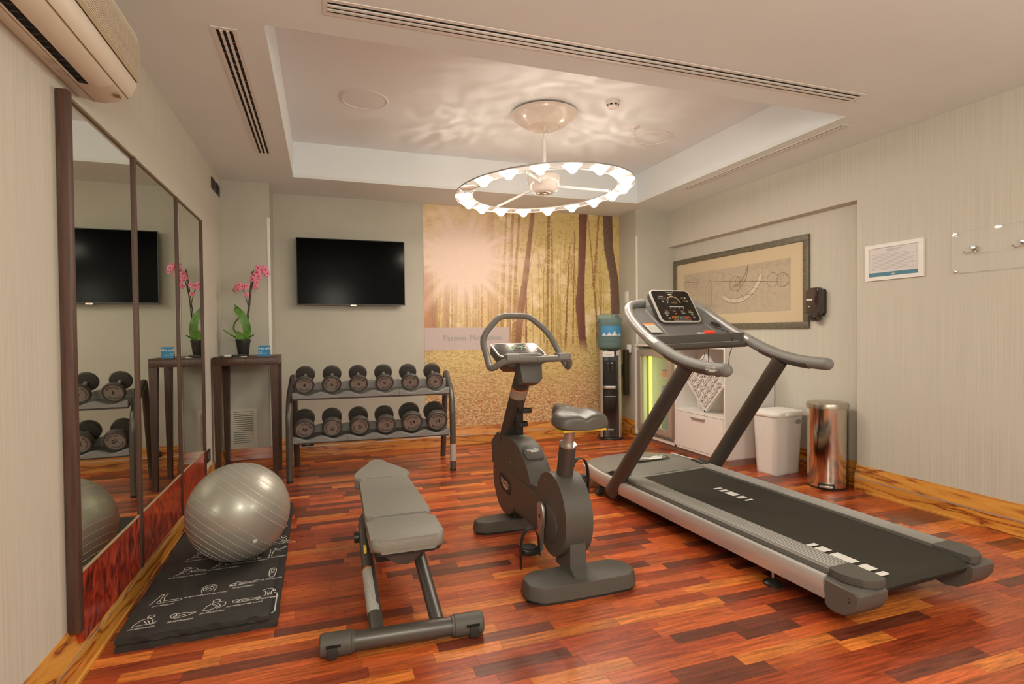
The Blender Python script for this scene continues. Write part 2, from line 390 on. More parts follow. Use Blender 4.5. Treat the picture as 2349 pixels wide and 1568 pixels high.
skirting('baseboard_niche', 'y', YN, YPR, XN, -1, GRAIN_Y)
# corner guards
g = MB().box(XPL-.026, XPL+.002, YPL-.004, YPL-.0005, HB, 2.595); struct('trim_1', g, WHITEP)
g = MB().box(XPR-.004, XPR+.022, YPR-.004, YPR-.0005, HB, 2.605); struct('trim_2', g, WHITEP)
# ------------------------------------------------------------------ forest mural (flat print on the back wall)
def build_mural():
    X0, X1, Z0, Z1 = 1.160, XPR-.001, HB, H-.002; nx, nz = 460, 500
    px = np.linspace(971, 1417, nx)[None, :]*np.ones((nz, 1)); py = np.linspace(985, 480, nz)[:, None]*np.ones((1, nx))
    def vnoise(sx, sy, seed):
        r = np.random.default_rng(seed); gx, gy = int(450/sx)+3, int(510/sy)+3; G = r.random((gy, gx))
        fx = (px-971)/sx; fy = (py-478)/sy; ix = fx.astype(int); iy = np.clip(fy.astype(int), 0, gy-2); ix = np.clip(ix, 0, gx-2); tx = fx-ix; ty = fy-iy; tx = tx*tx*(3-2*tx); ty = ty*ty*(3-2*ty)
        return (G[iy, ix]*(1-tx)+G[iy, ix+1]*tx)*(1-ty)+(G[iy+1, ix]*(1-tx)+G[iy+1, ix+1]*tx)*ty
    def mix(A, c, m): return A*(1-m[..., None])+np.array(c, float)*m[..., None]
    sp = rng.random((nz, nx))
    n1 = vnoise(60, 55, 1); n2 = vnoise(14, 12, 2); n3 = vnoise(4.5, 3.2, 3); n4 = vnoise(2.4, 2.0, 4)
    A = np.ones((nz, nx, 3))*np.array((214, 186, 118.))
    A = mix(A, (232, 204, 140), np.clip((n1-.45)*2, 0, .8)*np.clip(n2*1.5, 0, 1)); A = mix(A, (176, 146, 74), np.clip((n3*.5+n4*.5-.50)*3.4, 0, .62))
    A = mix(A, (245, 215, 185), np.clip((n2*.5+n1*.5-.60)*5, 0, 1)*np.clip(n4*1.6-.2, 0, 1)*(py < 800))
    # trunks: [(y,x)...] centre line, widths, colour
    tr = [([(478, 1388), (560, 1390), (640, 1404), (760, 1409)], [24, 23, 22, 22], (110, 84, 70), .95),
          ([(478, 1327), (560, 1325), (640, 1321), (700, 1318), (780, 1322), (838, 1330)], [21, 17, 17, 22, 18, 20], (118, 76, 62), .95),
          ([(478, 1208), (540, 1201), (640, 1189), (720, 1177), (800, 1170)], [9, 10, 13, 16, 15], (136, 92, 66), .9),
          ([(478, 1112), (620, 1111), (700, 1116), (800, 1118)], [16, 17, 22, 20], (184, 136, 92), .55),
          ([(478, 1178), (640, 1166), (800, 1160)], [5, 6, 9], (150, 108, 66), .8), ([(478, 1148), (600, 1142), (800, 1132)], [4, 6, 9], (160, 118, 76), .8),
          ([(478, 1163), (700, 1152), (800, 1148)], [5, 9, 10], (156, 110, 72), .7),
          ([(478, 1245), (600, 1242), (700, 1240), (860, 1236)], [7, 7, 6, 5], (140, 104, 60), .8), ([(500, 1252), (700, 1250), (840, 1249)], [2, 3, 3], (130, 96, 60), .8),
          ([(560, 1294), (700, 1286), (840, 1280)], [2, 4, 6], (140, 90, 66), .85), ([(520, 1306), (700, 1302), (800, 1300)], [2, 3, 4], (140, 90, 60), .8),
          ([(478, 1366), (580, 1358), (650, 1352), (760, 1360), (810, 1362)], [4, 4, 5, 5, 4], (150, 104, 62), .85), ([(478, 1338), (590, 1348), (660, 1352)], [2, 3, 4], (150, 104, 62), .8),
          ([(640, 1020), (720, 1016), (780, 1013), (832, 1012)], [9, 14, 13, 15], (170, 128, 90), .75), ([(620, 980), (760, 982), (835, 978)], [20, 24, 19], (168, 108, 80), .75),
          ([(640, 1078), (760, 1075)], [6, 7], (180, 136, 90), .75), ([(620, 1062), (760, 1056)], [6, 11], (186, 142, 98), .6), ([(660, 1038), (780, 1036)], [4, 5], (176, 134, 84), .7),
          ([(640, 1092), (760, 1091)], [4, 6], (170, 116, 74), .7), ([(650, 1191), (800, 1190)], [2, 4], (120, 76, 58), .85)]
    for k in range(70):
        x = rng.uniform(985, 1415); y0 = rng.uniform(560, 690); y1 = rng.uniform(770, 835); tr.insert(0, ([(y0, x+rng.uniform(-4, 4)), (y1, x)], [rng.uniform(.8, 1.6), rng.uniform(1.5, 4)], (146+rng.uniform(-20, 25), 110+rng.uniform(-18, 18), 62), rng.uniform(.4, .75)))
    for k in range(26):   # bare branches
        x = rng.uniform(1130, 1410); y0 = rng.uniform(490, 640); tr.append(([(y0, x), (y0+rng.uniform(40, 110), x+rng.uniform(-26, 26))], [1, 1.6], (140, 100, 54), .6))
    BIG = [q for q in tr if max(q[1]) >= 15]; tr = [q for q in tr if max(q[1]) < 15]
    for pts, ws, c, al in tr+[None]+BIG if False else tr:
        ys = np.array([p[0] for p in pts]); xs = np.array([p[1] for p in pts]); cx = np.interp(py[:, 0], ys, xs)[:, None]; wd = np.interp(py[:, 0], ys, ws)[:, None]
        m = np.clip((wd/2-np.abs(px-cx+(n3-.5)*1.5))*1.2+.5, 0, 1)*(py >= ys[0]-.5)*(py <= ys[-1]+(n3-.5)*8)
        sh = 1+.16*(n4-.5)+.10*np.clip((cx-px)/np.maximum(wd, 1), -1, 1)
        A = A*(1-(m*al)[..., None])+np.array(c)*sh[..., None]*(m*al)[..., None]
    lf = np.clip((n4*.5+n3*.5-.56)*6, 0, 1)*(py < 790)*.6*(n2 > .4); A = mix(A, (232, 208, 140), lf)
    for pts, ws, c, al in BIG:
        ys = np.array([p[0] for p in pts]); xs = np.array([p[1] for p in pts]); cx = np.interp(py[:, 0], ys, xs)[:, None]; wd = np.interp(py[:, 0], ys, ws)[:, None]
        m = np.clip((wd/2-np.abs(px-cx+(n3-.5)*1.2))*1.2+.5, 0, 1)*(py >= ys[0]-.5)*(py <= ys[-1]+(n3-.5)*8)
        sh = 1+.14*(n4-.5)+.12*np.clip((cx-px)/np.maximum(wd, 1), -1, 1); A = A*(1-(m*al)[..., None])+np.array(c)*sh[..., None]*(m*al)[..., None]
    # leaf litter
    gm = np.clip((py-790-8*(n2-.5))/30, 0, 1); G = np.ones_like(A)*np.array((214, 186, 122.))
    q = vnoise(4.2, 1.7, 8)*.6+vnoise(1.8, 1.1, 18)*.4; q2 = vnoise(2.4, 1.3, 9)*.6+vnoise(1.3, 1.0, 19)*.4; low = np.clip((py-845)/90+.5*(n1-.5), 0, 1)
    G = mix(G, (166, 140, 78), np.clip((q-.50)*5, 0, .7)); G = mix(G, (182, 104, 88), np.clip((q2-.47)*5, 0, 1)*low*.80); G = mix(G, (236, 206, 160), np.clip((.42-q2)*4, 0, .8)*(.4+.6*low)); G = mix(G, (112, 70, 66), np.clip((q*.5+sp*.5-.72)*5, 0, 1)*.7*low)
    A = A*(1-gm[..., None])+G*gm[..., None]
    # sunburst printed in the photograph
    d = np.hypot(px-1052, (py-600)*1.0); an = np.arctan2(py-600, px-1052)
    ray = (.5+.5*np.sin(an*23+1.3))*(.5+.5*np.sin(an*9+.4))
    A = mix(A, (244, 214, 188), np.clip(1.05*np.exp(-(d/80)**2)+.42*np.exp(-(d/170)**2)+.45*ray*np.exp(-(d/165)**2), 0, 1)*np.clip(1.25-(py-760)/160, 0, 1))
    A = A*(1+.05*(sp[..., None]-.5))
    c = np.clip(A/255, 0, 1); c = np.where(c > .04045, ((c+.055)/1.055)**2.4, c/12.92); c = c*np.array((1.02, 1.08, 1.22))
    vx = np.linspace(X0, X1, nx); vz = np.linspace(Z0, Z1, nz); gx, gz = np.meshgrid(vx, vz)
    co_ = np.stack([gx, np.full_like(gx, YB-.004), gz], -1).reshape(-1, 3)
    i = np.arange(nx*nz).reshape(nz, nx); q = np.stack([i[:-1, :-1], i[:-1, 1:], i[1:, 1:], i[1:, :-1]], -1).reshape(-1, 4)
    me = bpy.data.meshes.new('printed_sheet'); me.vertices.add(nx*nz); me.vertices.foreach_set('co', co_.ravel()); me.loops.add(q.size); me.loops.foreach_set('vertex_index', q.ravel())
    me.polygons.add(len(q)); me.polygons.foreach_set('loop_start', np.arange(0, q.size, 4)); me.update(calc_edges=True)
    tone_attr(me, np.concatenate([np.clip(c, 0, 1).reshape(-1, 3), np.ones((nx*nz, 1))], 1)); me.materials.append(MURAL)
    t = thing('wall_mural', 'large forest photo mural with sunbeams on the back wall', 'mural', (X0, YB-.003, Z0))
    o = bpy.data.objects.new('printed_sheet', me); COL.objects.link(o); o.parent = t; me.transform(Matrix.Translation(-t.location))
    BAN = mat('translucent_pink_banner', (.70, .60, .60), rough=.7, alpha=.74)
    fr = frame((1.160, YB-.006, 1.171), (1, 0, 0), (0, 0, 1))
    finish('banner', MB().poly([fr @ V(0, 0, 0), fr @ V(1.09, 0, 0), fr @ V(1.09, .277, 0), fr @ V(0, .277, 0)]), BAN, t, 0)
    text('lettering', 'Passion. Motivation.', .098, fr @ Matrix.Translation((.615, .145, 0)), PRINTG, t, space=.98)
build_mural()
# ================================================================== CEILING FITTINGS
def diffuser(label, x0, x1, y0, y1, along, nslot=3, dividers=True, wid=None, group='slot air diffusers in the ceiling'):
    t = thing('slot_diffuser', label, 'air vent', ((x0+x1)/2, (y0+y1)/2, H), group)
    fl = .022
    fr = MB(); z0, z1 = H-.004, H-.0002
    fr.box(x0-fl, x1+fl, y0-fl, y0, z0, z1); fr.box(x0-fl, x1+fl, y1, y1+fl, z0, z1); fr.box(x0-fl, x0, y0, y1, z0, z1); fr.box(x1, x1+fl, y0, y1, z0, z1)
    finish('flange', fr, WHITEM, t, 0)
    finish('dark_slot', MB().box(x0, x1, y0, y1, H-.0012, H-.0002), DARKV, t, 0)
    W = (y1-y0) if along == 'x' else (x1-x0); bw = W*.17; sw = (W-bw*(nslot-1))/nslot
    for k in range(1, nslot):
        a = k*(sw+bw)-bw
        mb = MB().box(x0, x1, y0+a, y0+a+bw, H-.008, H-.001) if along == 'x' else MB().box(x0+a, x0+a+bw, y0, y1, H-.008, H-.001)
        finish('bar', mb, WHITEM, t, 0)
    if dividers:
        mb = MB(); L0, L1 = (x0, x1) if along == 'x' else (y0, y1); s = L0+.06
        while s < L1:
            for k in range(nslot):
                a = k*(sw+bw); o_ = .03*k
                if along == 'x': mb.box(s+o_, s+o_+.0016, y0+a, y0+a+sw, H-.003, H-.001)
                else: mb.box(x0+a, x0+a+sw, s+o_, s+o_+.0022, H-.003, H-.001)
            s += .095
        finish('divider', mb, mat('divider_grey', (.30, .27, .23), rough=.5) if 'divider_grey' not in MATS else MATS['divider_grey'], t, 0, kind='stuff')
diffuser('longest black slotted air diffuser, running in front of the ceiling recess', .042, 3.44, 2.752, 2.842, 'x')
diffuser('short black slotted air diffuser left of the ceiling recess', -.498, -.420, 3.170, 5.200, 'y')
diffuser('thin three-slot air diffuser between the recess and the right wall', 3.800, 3.862, 3.195, 5.140, 'y', dividers=False)
def disc(label, x, y, r):
    t = thing('ceiling_speaker', label, 'speaker', (x, y, H2), 'round flush speakers in the recess')
    dn = Matrix.Translation((x, y, H2)) @ Matrix.Rotation(PI, 4, 'X')
    finish('bezel', MB().lathe([(r, .0005), (r, .006), (r*.97, .011), (r*.93, .012), (r*.92, .007), (r*.92, .0005)], dn, 56, cap=False), WHITEP, t)
    finish('grille', MB().lathe([(r*.92, .0005), (r*.92, .006), (r*.5, .010), (0, .011)], dn, 56, cap=False), mat('speaker_grille_cloth', (.82, .86, .88), rough=.8, bump=.4, bscale=900), t)
disc('round white flush speaker in the left of the ceiling recess', .347, 4.682, .192)
disc('round white flush speaker behind the ring lamp, right of the smoke detector', 3.130, 4.740, .19)
t = thing('smoke_detector', 'small white round smoke detector on the recess ceiling', 'smoke detector', (2.32, 4.10, H2))
dn = Matrix.Translation((2.32, 4.10, H2)) @ Matrix.Rotation(PI, 4, 'X')
finish('base', MB().lathe([(.062, 0), (.062, .022), (.056, .028), (.0, .028)], dn, 32), WHITEP, t)
finish('sensor_head', MB().lathe([(.050, .024), (.047, .048), (.034, .058), (0, .060)], dn, 32), WHITEP, t)
mb = MB()
for k in range(8):
    a = k*PI/4; mb.box(-.011, .011, -.049, -.046, .030, .043, m=dn @ Matrix.Rotation(a, 4, 'Z'))
finish('vent_slot', mb, BLACK, t, 0, kind='stuff')
t = thing('sprinkler_nozzle', 'stubby white pendant nozzle beside the round speaker behind the lamp', 'nozzle', (2.80, 4.56, H2))
dn = Matrix.Translation((2.80, 4.56, H2)) @ Matrix.Rotation(PI, 4, 'X')
finish('plate', MB().lathe([(.058, 0), (.055, .006), (.018, .012), (0, .012)], dn, 28), WHITEP, t)
finish('stub', MB().lathe([(.017, .008), (.017, .085), (.013, .090), (0, .090)], dn, 20), WHITEP, t)
# ------------------------------------------------------------------ ring lamp
LC = V(1.862, 4.505, 2.600); TX, TY = .0553, -.0292
lamp = thing('ring_chandelier', 'large circular pendant lamp ringed with glowing saucer lenses', 'lamp', LC)
def onring(th, r, dz=0): x, y = r*math.cos(th), r*math.sin(th); return LC+V(x, y, TX*x+TY*y+dz)
tn = V(-TX, -TY, 1).normalized()
dn = Matrix.Translation((LC.x, LC.y-.01, H2)) @ Matrix.Rotation(PI, 4, 'X')
finish('ceiling_canopy', MB().lathe([(.20, .012), (.285, .015), (.292, .020), (.290, .026), (.262, .055), (.215, .092), (.165, .118), (.135, .128), (.125, .120), (.11, .118), (.05, .122), (0, .123)], dn, 64, cap=False), mat('pearl_canopy', (.76, .70, .64), rough=.22, coat=.4), lamp, 45)
finish('cable_clip', MB().lathe([(.016, .10), (.016, .15), (.006, .165), (0, .165)], dn, 14), WHITEM, lamp)
finish('suspension_wire', MB().sweep([(LC.x, LC.y, 3.20), (LC.x, LC.y, 3.08)], .0018, seg=6), ALU, lamp)
finish('power_cord', MB().sweep(smooth_path([(LC.x, LC.y, 3.185), (LC.x+.035, LC.y, 3.172), (LC.x+.058, LC.y, 3.150), (LC.x+.028, LC.y, 3.115), (LC.x, LC.y, 3.08)], 5), .0038, seg=8), WHITEP, lamp)
finish('stem', MB().sweep([(LC.x, LC.y, 2.75), (LC.x, LC.y, 3.085)], .0175, seg=16), WHITEM, lamp)
hubm = Matrix.Translation((LC.x, LC.y, 2.60))
finish('hub', MB().lathe([(0, .012), (.045, .010), (.052, .002), (.070, .0), (.105, .018), (.132, .055), (.146, .10), (.150, .135), (.143, .150), (.10, .168), (.03, .175), (0, .176)], hubm, 48, cap=False), mat('pearl_hub', (.66, .60, .54), rough=.18, coat=.6), lamp, 50)
finish('hub_cap', MB().lathe([(0, .003), (.022, .002), (.032, .008), (.03, .012), (0, .012)], hubm, 24, cap=False), ALU, lamp)
def ring(r, dz, rad, name, m, hgt=None):
    mb = MB(); n = 96; rs = []
    for k in range(n):
        th = 2*PI*k/n; p = onring(th, r, dz); e = V(math.cos(th), math.sin(th), 0)
        sec = [(rad*math.cos(a), (hgt or rad)*math.sin(a)) for a in (0, PI/3, 2*PI/3, PI, 4*PI/3, 5*PI/3)]
        rs.append([p+e*u+V(0, 0, v) for u, v in sec])
    rs.append(rs[0]); mb.loft(rs, caps=False); bmesh.ops.remove_doubles(mb.bm, verts=mb.bm.verts, dist=1e-6)
    return finish(name, mb, m, lamp, 60)
ring(.785, .022, .0035, 'outer_rim', ALU, .007); ring(.635, .022, .0035, 'inner_rim', ALU, .007)
CLEARB = mat('clear_ring_band', (.95, .93, .90), rough=.08, alpha=.16)
mb = MB(); n = 96; mb.loft([[onring(2*PI*k/n, .785, .018), onring(2*PI*k/n, .785, .022), onring(2*PI*k/n, .635, .022), onring(2*PI*k/n, .635, .018)] for k in list(range(n))+[0]], caps=False)
finish('ring_band', mb, CLEARB, lamp, 60)
for a in (115, 355, 235):
    th = math.radians(a); p = onring(th, .64, .02); q = LC+V(.10*math.cos(th), .10*math.sin(th), .07)
    finish('spoke', MB().sweep([q, p], .012, .008, seg=8), WHITEM, lamp)
    finish('spoke_clamp', MB().sweep([onring(th, .625, .012), onring(th, .625, .034)], .02, seg=12), ALU, lamp)
for k in range(18):
    th = math.radians(5+20.0*k); c = onring(th, .71, 0)
    e1 = V(math.cos(th), math.sin(th), 0); z_ = tn; e2 = z_.cross(e1).normalized(); e1 = e2.cross(z_); m = Matrix((e1, e2, z_)).transposed().to_4x4(); m.translation = c
    lit = (k != 9)
    sau = [(0, -.022), (.030, -.021), (.042, -.010), (.058, .006), (.074, .018), (.077, .023), (.070, .025), (0, .025)]
    s = finish('lens', MB().lathe(sau, m, 28, cap=False), LENS if lit else GLASS, lamp, 50, **({} if lit else dict(label='unlit clear lens')))
    if lit: finish('glowing_core', MB().lathe([(0, -.036), (.015, -.034), (.027, -.026), (.031, -.016), (.026, -.008), (0, -.006)], m, 18, cap=False), BULGE, s, 50)
# the lamp's own uplight: pattern thrown on the recess ceiling by its rippled lenses
ul = bpy.data.lights.new('uplight', 'SPOT'); ul.energy = 5.5; ul.color = (1, .85, .69); ul.spot_size = math.radians(150); ul.spot_blend = .8; ul.shadow_soft_size = .03; ul.use_nodes = True
tr_ = ul.node_tree; em = tr_.nodes['Emission']; tc = tr_.nodes.new('ShaderNodeTexCoord'); mp = tr_.nodes.new('ShaderNodeMapping'); mp.inputs['Scale'].default_value = (3.0, 6.5, 3.0)
nn = tr_.nodes.new('ShaderNodeTexNoise'); nn.inputs['Scale'].default_value = 1; nn.inputs['Detail'].default_value = 2; nn.inputs['Distortion'].default_value = 1.2
rr = tr_.nodes.new('ShaderNodeMapRange'); rr.inputs['From Min'].default_value = .40; rr.inputs['From Max'].default_value = .72; rr.inputs['To Min'].default_value = .25; rr.inputs['To Max'].default_value = 1.6
tr_.links.new(tc.outputs['Normal'], mp.inputs['Vector']); tr_.links.new(mp.outputs['Vector'], nn.inputs['Vector']); tr_.links.new(nn.outputs['Fac'], rr.inputs['Value']); tr_.links.new(rr.outputs[0], em.inputs['Strength'])
for ua in (20, 140, 255):
    uo = bpy.data.objects.new('uplight', ul); COL.objects.link(uo); uo.location = onring(math.radians(ua), .71, .06); uo.rotation_euler = (PI, 0, math.radians(ua*2))
# ================================================================== LEFT WALL
def ac_unit():
    y1, y0 = 2.83, 1.78
    t = thing('air_conditioner', 'cream wall-mounted air conditioner high on the left wall', 'air conditioner', (XL, (y0+y1)/2, 2.39))
    x = lambda v: v
    # outline in (x,z): back bottom, underside, nose, front, top
    pr = [(-.9715, 2.402), (-.968, 2.400), (-.915, 2.388), (-.875, 2.386), (-.830, 2.397), (-.795, 2.413), (-.775, 2.432), (-.762, 2.462), (-.752, 2.510), (-.746, 2.570), (-.745, 2.640), (-.752, 2.690), (-.775, 2.712), (-.9715, 2.716)]
    def ex(prof, a, b, inset=0, closed=True):
        rs = []
        n = 5
        for yy, k in ((a, 1-inset*2), (a+.012, 1), (b-.012, 1), (b, 1-inset*2)):
            cx, cz = -.86, 2.55; rs.append([(cx+(px-cx)*k, yy, cz+(pz-cz)*k) for px, pz in prof])
        return MB().loft(rs)
    finish('housing', ex(pr, y0, y1, .006), CREAM, t, 30)
    # outlet: recess of dark blades, then the hinged flap in front of it
    s1 = (-.900, 2.3850); s2 = (-.862, 2.3835)
    finish('outlet_recess', MB().loft([[(-.902, yy, 2.3872), (-.866, yy, 2.3850), (-.866, yy, 2.3890), (-.902, yy, 2.3902)] for yy in (y0+.03, y1-.20)]), DARKV, t, 0)
    mb = MB(); yy = y0+.06
    while yy < y1-.22: mb.box(-.900, -.868, yy, yy+.003, 2.3825, 2.388); yy += .045
    finish('air_blade', mb, BLACKM, t, 0, kind='stuff')
    fl = [(-.866, 2.383), (-.850, 2.380), (-.826, 2.385), (-.798, 2.398), (-.790, 2.406), (-.800, 2.405), (-.830, 2.392), (-.862, 2.388)]
    finish('air_flap', MB().loft([[(a, yy, b) for a, b in fl] for yy in (y0+.03, y1-.185)]), CREAM, t, 40)
    lip = [(-.912, 2.3865), (-.902, 2.381), (-.899, 2.383), (-.905, 2.389)]
    finish('outlet_lip', MB().loft([[(a, yy, b) for a, b in lip] for yy in (y0+.03, y1-.21)]), CREAM, t, 40)
    seam = MB(); seam.sweep([(-.7905, y0, 2.4165), (-.7905, y1-.004, 2.4165)], .0018, seg=6); seam.sweep([(-.914, y0, 2.3880), (-.914, y1-.004, 2.3880)], .0014, seg=6)
    finish('seam', seam, mat('seam_brown', (.20, .12, .05), rough=.8), t, 0)
    mb = MB()     # ribbed intake grille on the front
    for k in range(24):
        u = k/23; z = 2.487+.180*u; xs = np.interp(z, [2.462, 2.510, 2.570, 2.640, 2.690], [-.762, -.752, -.746, -.745, -.752])
        mb.box(xs-.002, xs+.0035, y0+.01, y1-.014, z, z+.0042)
    finish('grille_rib', mb, CREAM, t, 0, kind='stuff')
    mb = MB(); mb.box(-.7475, -.7438, y0+.01, y1-.016, 2.485, 2.672)
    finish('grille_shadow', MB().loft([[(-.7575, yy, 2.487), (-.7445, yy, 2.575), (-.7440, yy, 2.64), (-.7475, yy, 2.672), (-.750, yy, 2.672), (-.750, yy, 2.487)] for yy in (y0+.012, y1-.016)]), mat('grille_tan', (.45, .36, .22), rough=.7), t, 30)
    mb.bm.free()
    finish('indicator', MB().box(-.822, -.800, 2.735, 2.775, 2.396, 2.4015, m=None), mat('indicator_brown', (.30, .18, .08), rough=.3), t, 0)
    fr = frame((-.943, 2.44, 2.3912), (0, 1, 0), (1, .03, -.2))
    mb = MB()
    for r in range(5):
        for c in range(2):
            L = .07*random.uniform(.6, 1); mb.ribbon([(c*.085, r*.0065), (c*.085+L, r*.0065)], .0016, fr, -.002)
    finish('warning_text', mb, PRINTG, t, 0)
ac_unit()
# mirror wall: three silvered panels over burl panels, brown posts between
def mirror_wall():
    mx = -.935; ze, zt = .438, 2.312
    t = thing('wall_mirror', 'tall three-panel wall mirror framed in brown wood on the left wall', 'mirror', (XL, 2.6, .2))
    edges = [2.64, 3.395, 4.285, 5.06]
    for i in range(3):
        a, b = edges[i]+(.0 if i == 0 else .018), edges[i+1]-(.018 if i < 2 else .0)
        finish('mirror_panel', MB().box(XL+.002, mx, a, b, ze, zt), MIRROR, t, 0)
        finish('burl_panel', MB().box(XL+.002, mx+.002, a, b, .150, ze-.006, bev=.001), BURL, t, 0)
        finish('edge_bead', MB().box(mx-.003, mx+.006, a, b, ze-.006, ze, bev=.001), mat('pale_bead', (.42, .30, .18), rough=.4) if 'pale_bead' not in MATS else MATS['pale_bead'], t, 0)
        finish('top_rail', MB().box(XL+.002, mx+.010, a, b, zt, zt+.012, bev=.002), mat('brown_top_rail', (.20, .15, .09), rough=.5) if 'brown_top_rail' not in MATS else MATS['brown_top_rail'], t, 0)
    finish('post', MB().box(XL+.002, mx+.008, 2.596, 2.638, .205, zt+.035, bev=.006), MIRFR, t)
    finish('post', MB().box(XL+.002, mx+.010, 3.377, 3.413, .15, zt+.014, bev=.003), MIRFR, t)
    finish('post', MB().box(XL+.002, mx+.010, 4.267, 4.303, .15, zt+.014, bev=.003), MIRFR, t)
    finish('post', MB().box(XL+.002, mx+.010, 5.060, 5.098, .15, zt+.014, bev=.003), MIRFR, t)
mirror_wall()
def plate(name, label, cat, m, w_, h_, group=None, kind='switch', colr=None):
    t = thing(name, label, cat, m.to_translation(), group)
    finish('cover_plate', MB().prism(rrect(w_, h_, .006), .0005, .009, m, bev=.002), colr or BLACK, t)
    if kind == 'socket':
        finish('socket_well', MB().prism(rrect(w_*.42, h_*.55, .006), .009, .0105, m), mat('socket_grey', (.16, .15, .13), rough=.4) if 'socket_grey' not in MATS else MATS['socket_grey'], t)
        for k in (-1, 0, 1): finish('pin_hole', MB().lathe([(.0025, .0105), (.0025, .0112), (0, .0112)], m @ Matrix.Translation((0, k*.012, 0)), 8), DARKV, t)
    else:
        finish('rocker', MB().prism(rrect(w_*.55, h_*.62, .004), .009, .0125, m, bev=.001), colr or BLACKM, t)
    return t
LW = lambda y, z: frame((XL, y, z), (0, 1, 0), (0, 0, 1))
plate('wall_control', 'small black square wall plate near the ceiling, the one nearer the mirror', 'control', LW(5.888, 2.815), .190, .105, 'black plates high on the left wall')
plate('wall_control', 'small black square wall plate near the ceiling, right at the pillar corner', 'control', LW(6.120, 2.820), .170, .105, 'black plates high on the left wall')
plate('wall_socket', 'black wall socket low on the left wall beside the mirror edge', 'socket', LW(5.40, .33), .150, .105, kind='socket')
plate('wall_socket', 'black wall socket seen between the console table legs', 'socket', LW(5.985, .345), .140, .095, kind='socket')
plate('wall_socket', 'black double socket on the back skirting behind the dumbbell rack', 'socket', frame((-.185, YB-.031, .145), (1, 0, 0), (0, 0, 1)), .13, .055, kind='socket')
plate('light_switch', 'white light switch on the side of the right pillar', 'switch', frame((XPR, 6.455, 1.835), (0, -1, 0), (0, 0, 1)), .085, .155, colr=WHITEP)
# louvre in the left pillar
t = thing('wall_louvre', 'beige louvred air grille low on the left pillar behind the console table', 'vent', (-.785, YPL, .42))
F = frame((-.785, YPL, .424), (1, 0, 0), (0, 0, 1)); LVM = mat('louvre_beige', (.62, .585, .49), rough=.6)
mb = MB()
for a, b, c, d in ((-.125, .125, -.205, -.165), (-.125, .125, .172, .205), (-.125, -.094, -.165, .172), (.090, .125, -.165, .172)): mb.box(a, b, c, d, .0005, .010, m=F)
finish('frame', mb, LVM, t, 0)
finish('dark_back', MB().box(-.094, .090, -.165, .172, .0003, .001, m=F), DARKV, t, 0)
for k in range(16):
    z = -.165+k*.0211; finish('slat', MB().loft([[F @ V(xx, z, .009), F @ V(xx, z+.0015, .010), F @ V(xx, z+.016, .002), F @ V(xx, z+.014, .001)] for xx in (-.0935, .0895)]), LVM, t, 0)
# ================================================================== BACK WALL: television
t = thing('television', 'black flat-screen television mounted on the back wall', 'television', (.32, YB-.1, 2.09))
F = frame((.322, YB-.100, 2.086), (1, 0, 0), (0, 0, 1))   # local: x right, y up, z towards the room
finish('back_shell', MB().prism(rrect(1.17, .72, .02), -.045, -.001, F, bev=.004), BLACKM, t)
finish('screen', MB().prism(rrect(1.180, .732, .004), 0, .003, F), mat('tv_glass', (.0008, .0008, .0008), rough=.15, spec=.06), t, 0)
mb = MB()
for a, b, c, d in ((-.596, .596, -.374, -.362), (-.596, .596, .366, .374), (-.596, -.588, -.362, .366), (.588, .596, -.362, .366)): mb.box(a, b, c, d, -.002, .007, m=F)
finish('bezel', mb, BLACK, t, 0)
finish('logo_tab', MB().prism(rrect(.062, .016, .006), .0, .009, F @ Matrix.Translation((.01, -.377, 0))), ALU, t)
finish('standby_light', MB().prism(rrect(.010, .006, .002), .009, .010, F @ Matrix.Translation((.01, -.373, 0))), REDL, t)
finish('wall_bracket', MB().box(-.22, .22, -.16, .16, -.096, -.045, m=F), BLACKM, t, 0)
# ================================================================== RIGHT WALL: picture, notice, hooks, soap dispenser
t = thing('framed_picture', 'large framed technical drawing with a pewter frame in the right wall niche', 'picture', (XN, 5.15, 1.85))
F = frame((XN, 6.222, 1.395), (0, -1, 0), (0, 0, 1)); W_, H_ = 2.15, .905       # x runs towards the camera, z into the room
mb = MB()
for a, b, c, d in ((0, W_, 0, .062), (0, W_, H_-.062, H_), (0, .066, .062, H_-.062), (W_-.066, W_, .062, H_-.062)): mb.box(a, b, c, d, .001, .028, bev=.004, m=F)
finish('frame', mb, FRAMEP, t)
finish('passepartout', MB().box(.06, W_-.06, .055, H_-.055, .001, .012, m=F), MATBD, t, 0)
dx0, dx1, dz0, dz1 = .225, 1.926, .178, .705
DF = F @ Matrix.Translation((dx0, dz0, .0125)); DW, DH = dx1-dx0, dz1-dz0
dr = finish('drawing_sheet', MB().box(0, DW, 0, DH, -.0003, .0008, m=DF), PAPER, t, 0)
ink, faint, pale, och = MB(), MB(), MB(), MB()
def arc(cx, cy, r, a0, a1, n=26, ry=None): return [(cx+r*math.cos(math.radians(a0+(a1-a0)*k/n)), cy+(ry or r)*math.sin(math.radians(a0+(a1-a0)*k/n))) for k in range(n+1)]
hz = .0016
ink.ribbon([(0, .43), (.35, .405), (.8, .375), (1.25, .335), (1.69, .285)], .0042, DF, hz)
for c, r, w_ in (((.06, .40), .05, .003), ((.205, .41), .062, .003), ((.225, .425), .045, .005), ((1.47, .325), .075, .005), ((1.60, .315), .072, .006), ((1.63, .31), .060, .004), ((.92, .335), .085, .006), ((.98, .35), .055, .004), ((.66, .42), .07, .003)):
    ink.ribbon(arc(c[0], c[1], r, 0, 360), w_*.7, DF, hz)
ink.ribbon(arc(.80, .52, .32, -62, 4), .0055, DF, hz); ink.ribbon([(.90, .30), (.97, .32), (1.03, .37), (1.10, .46), (1.12, .527)], .0065, DF, hz)
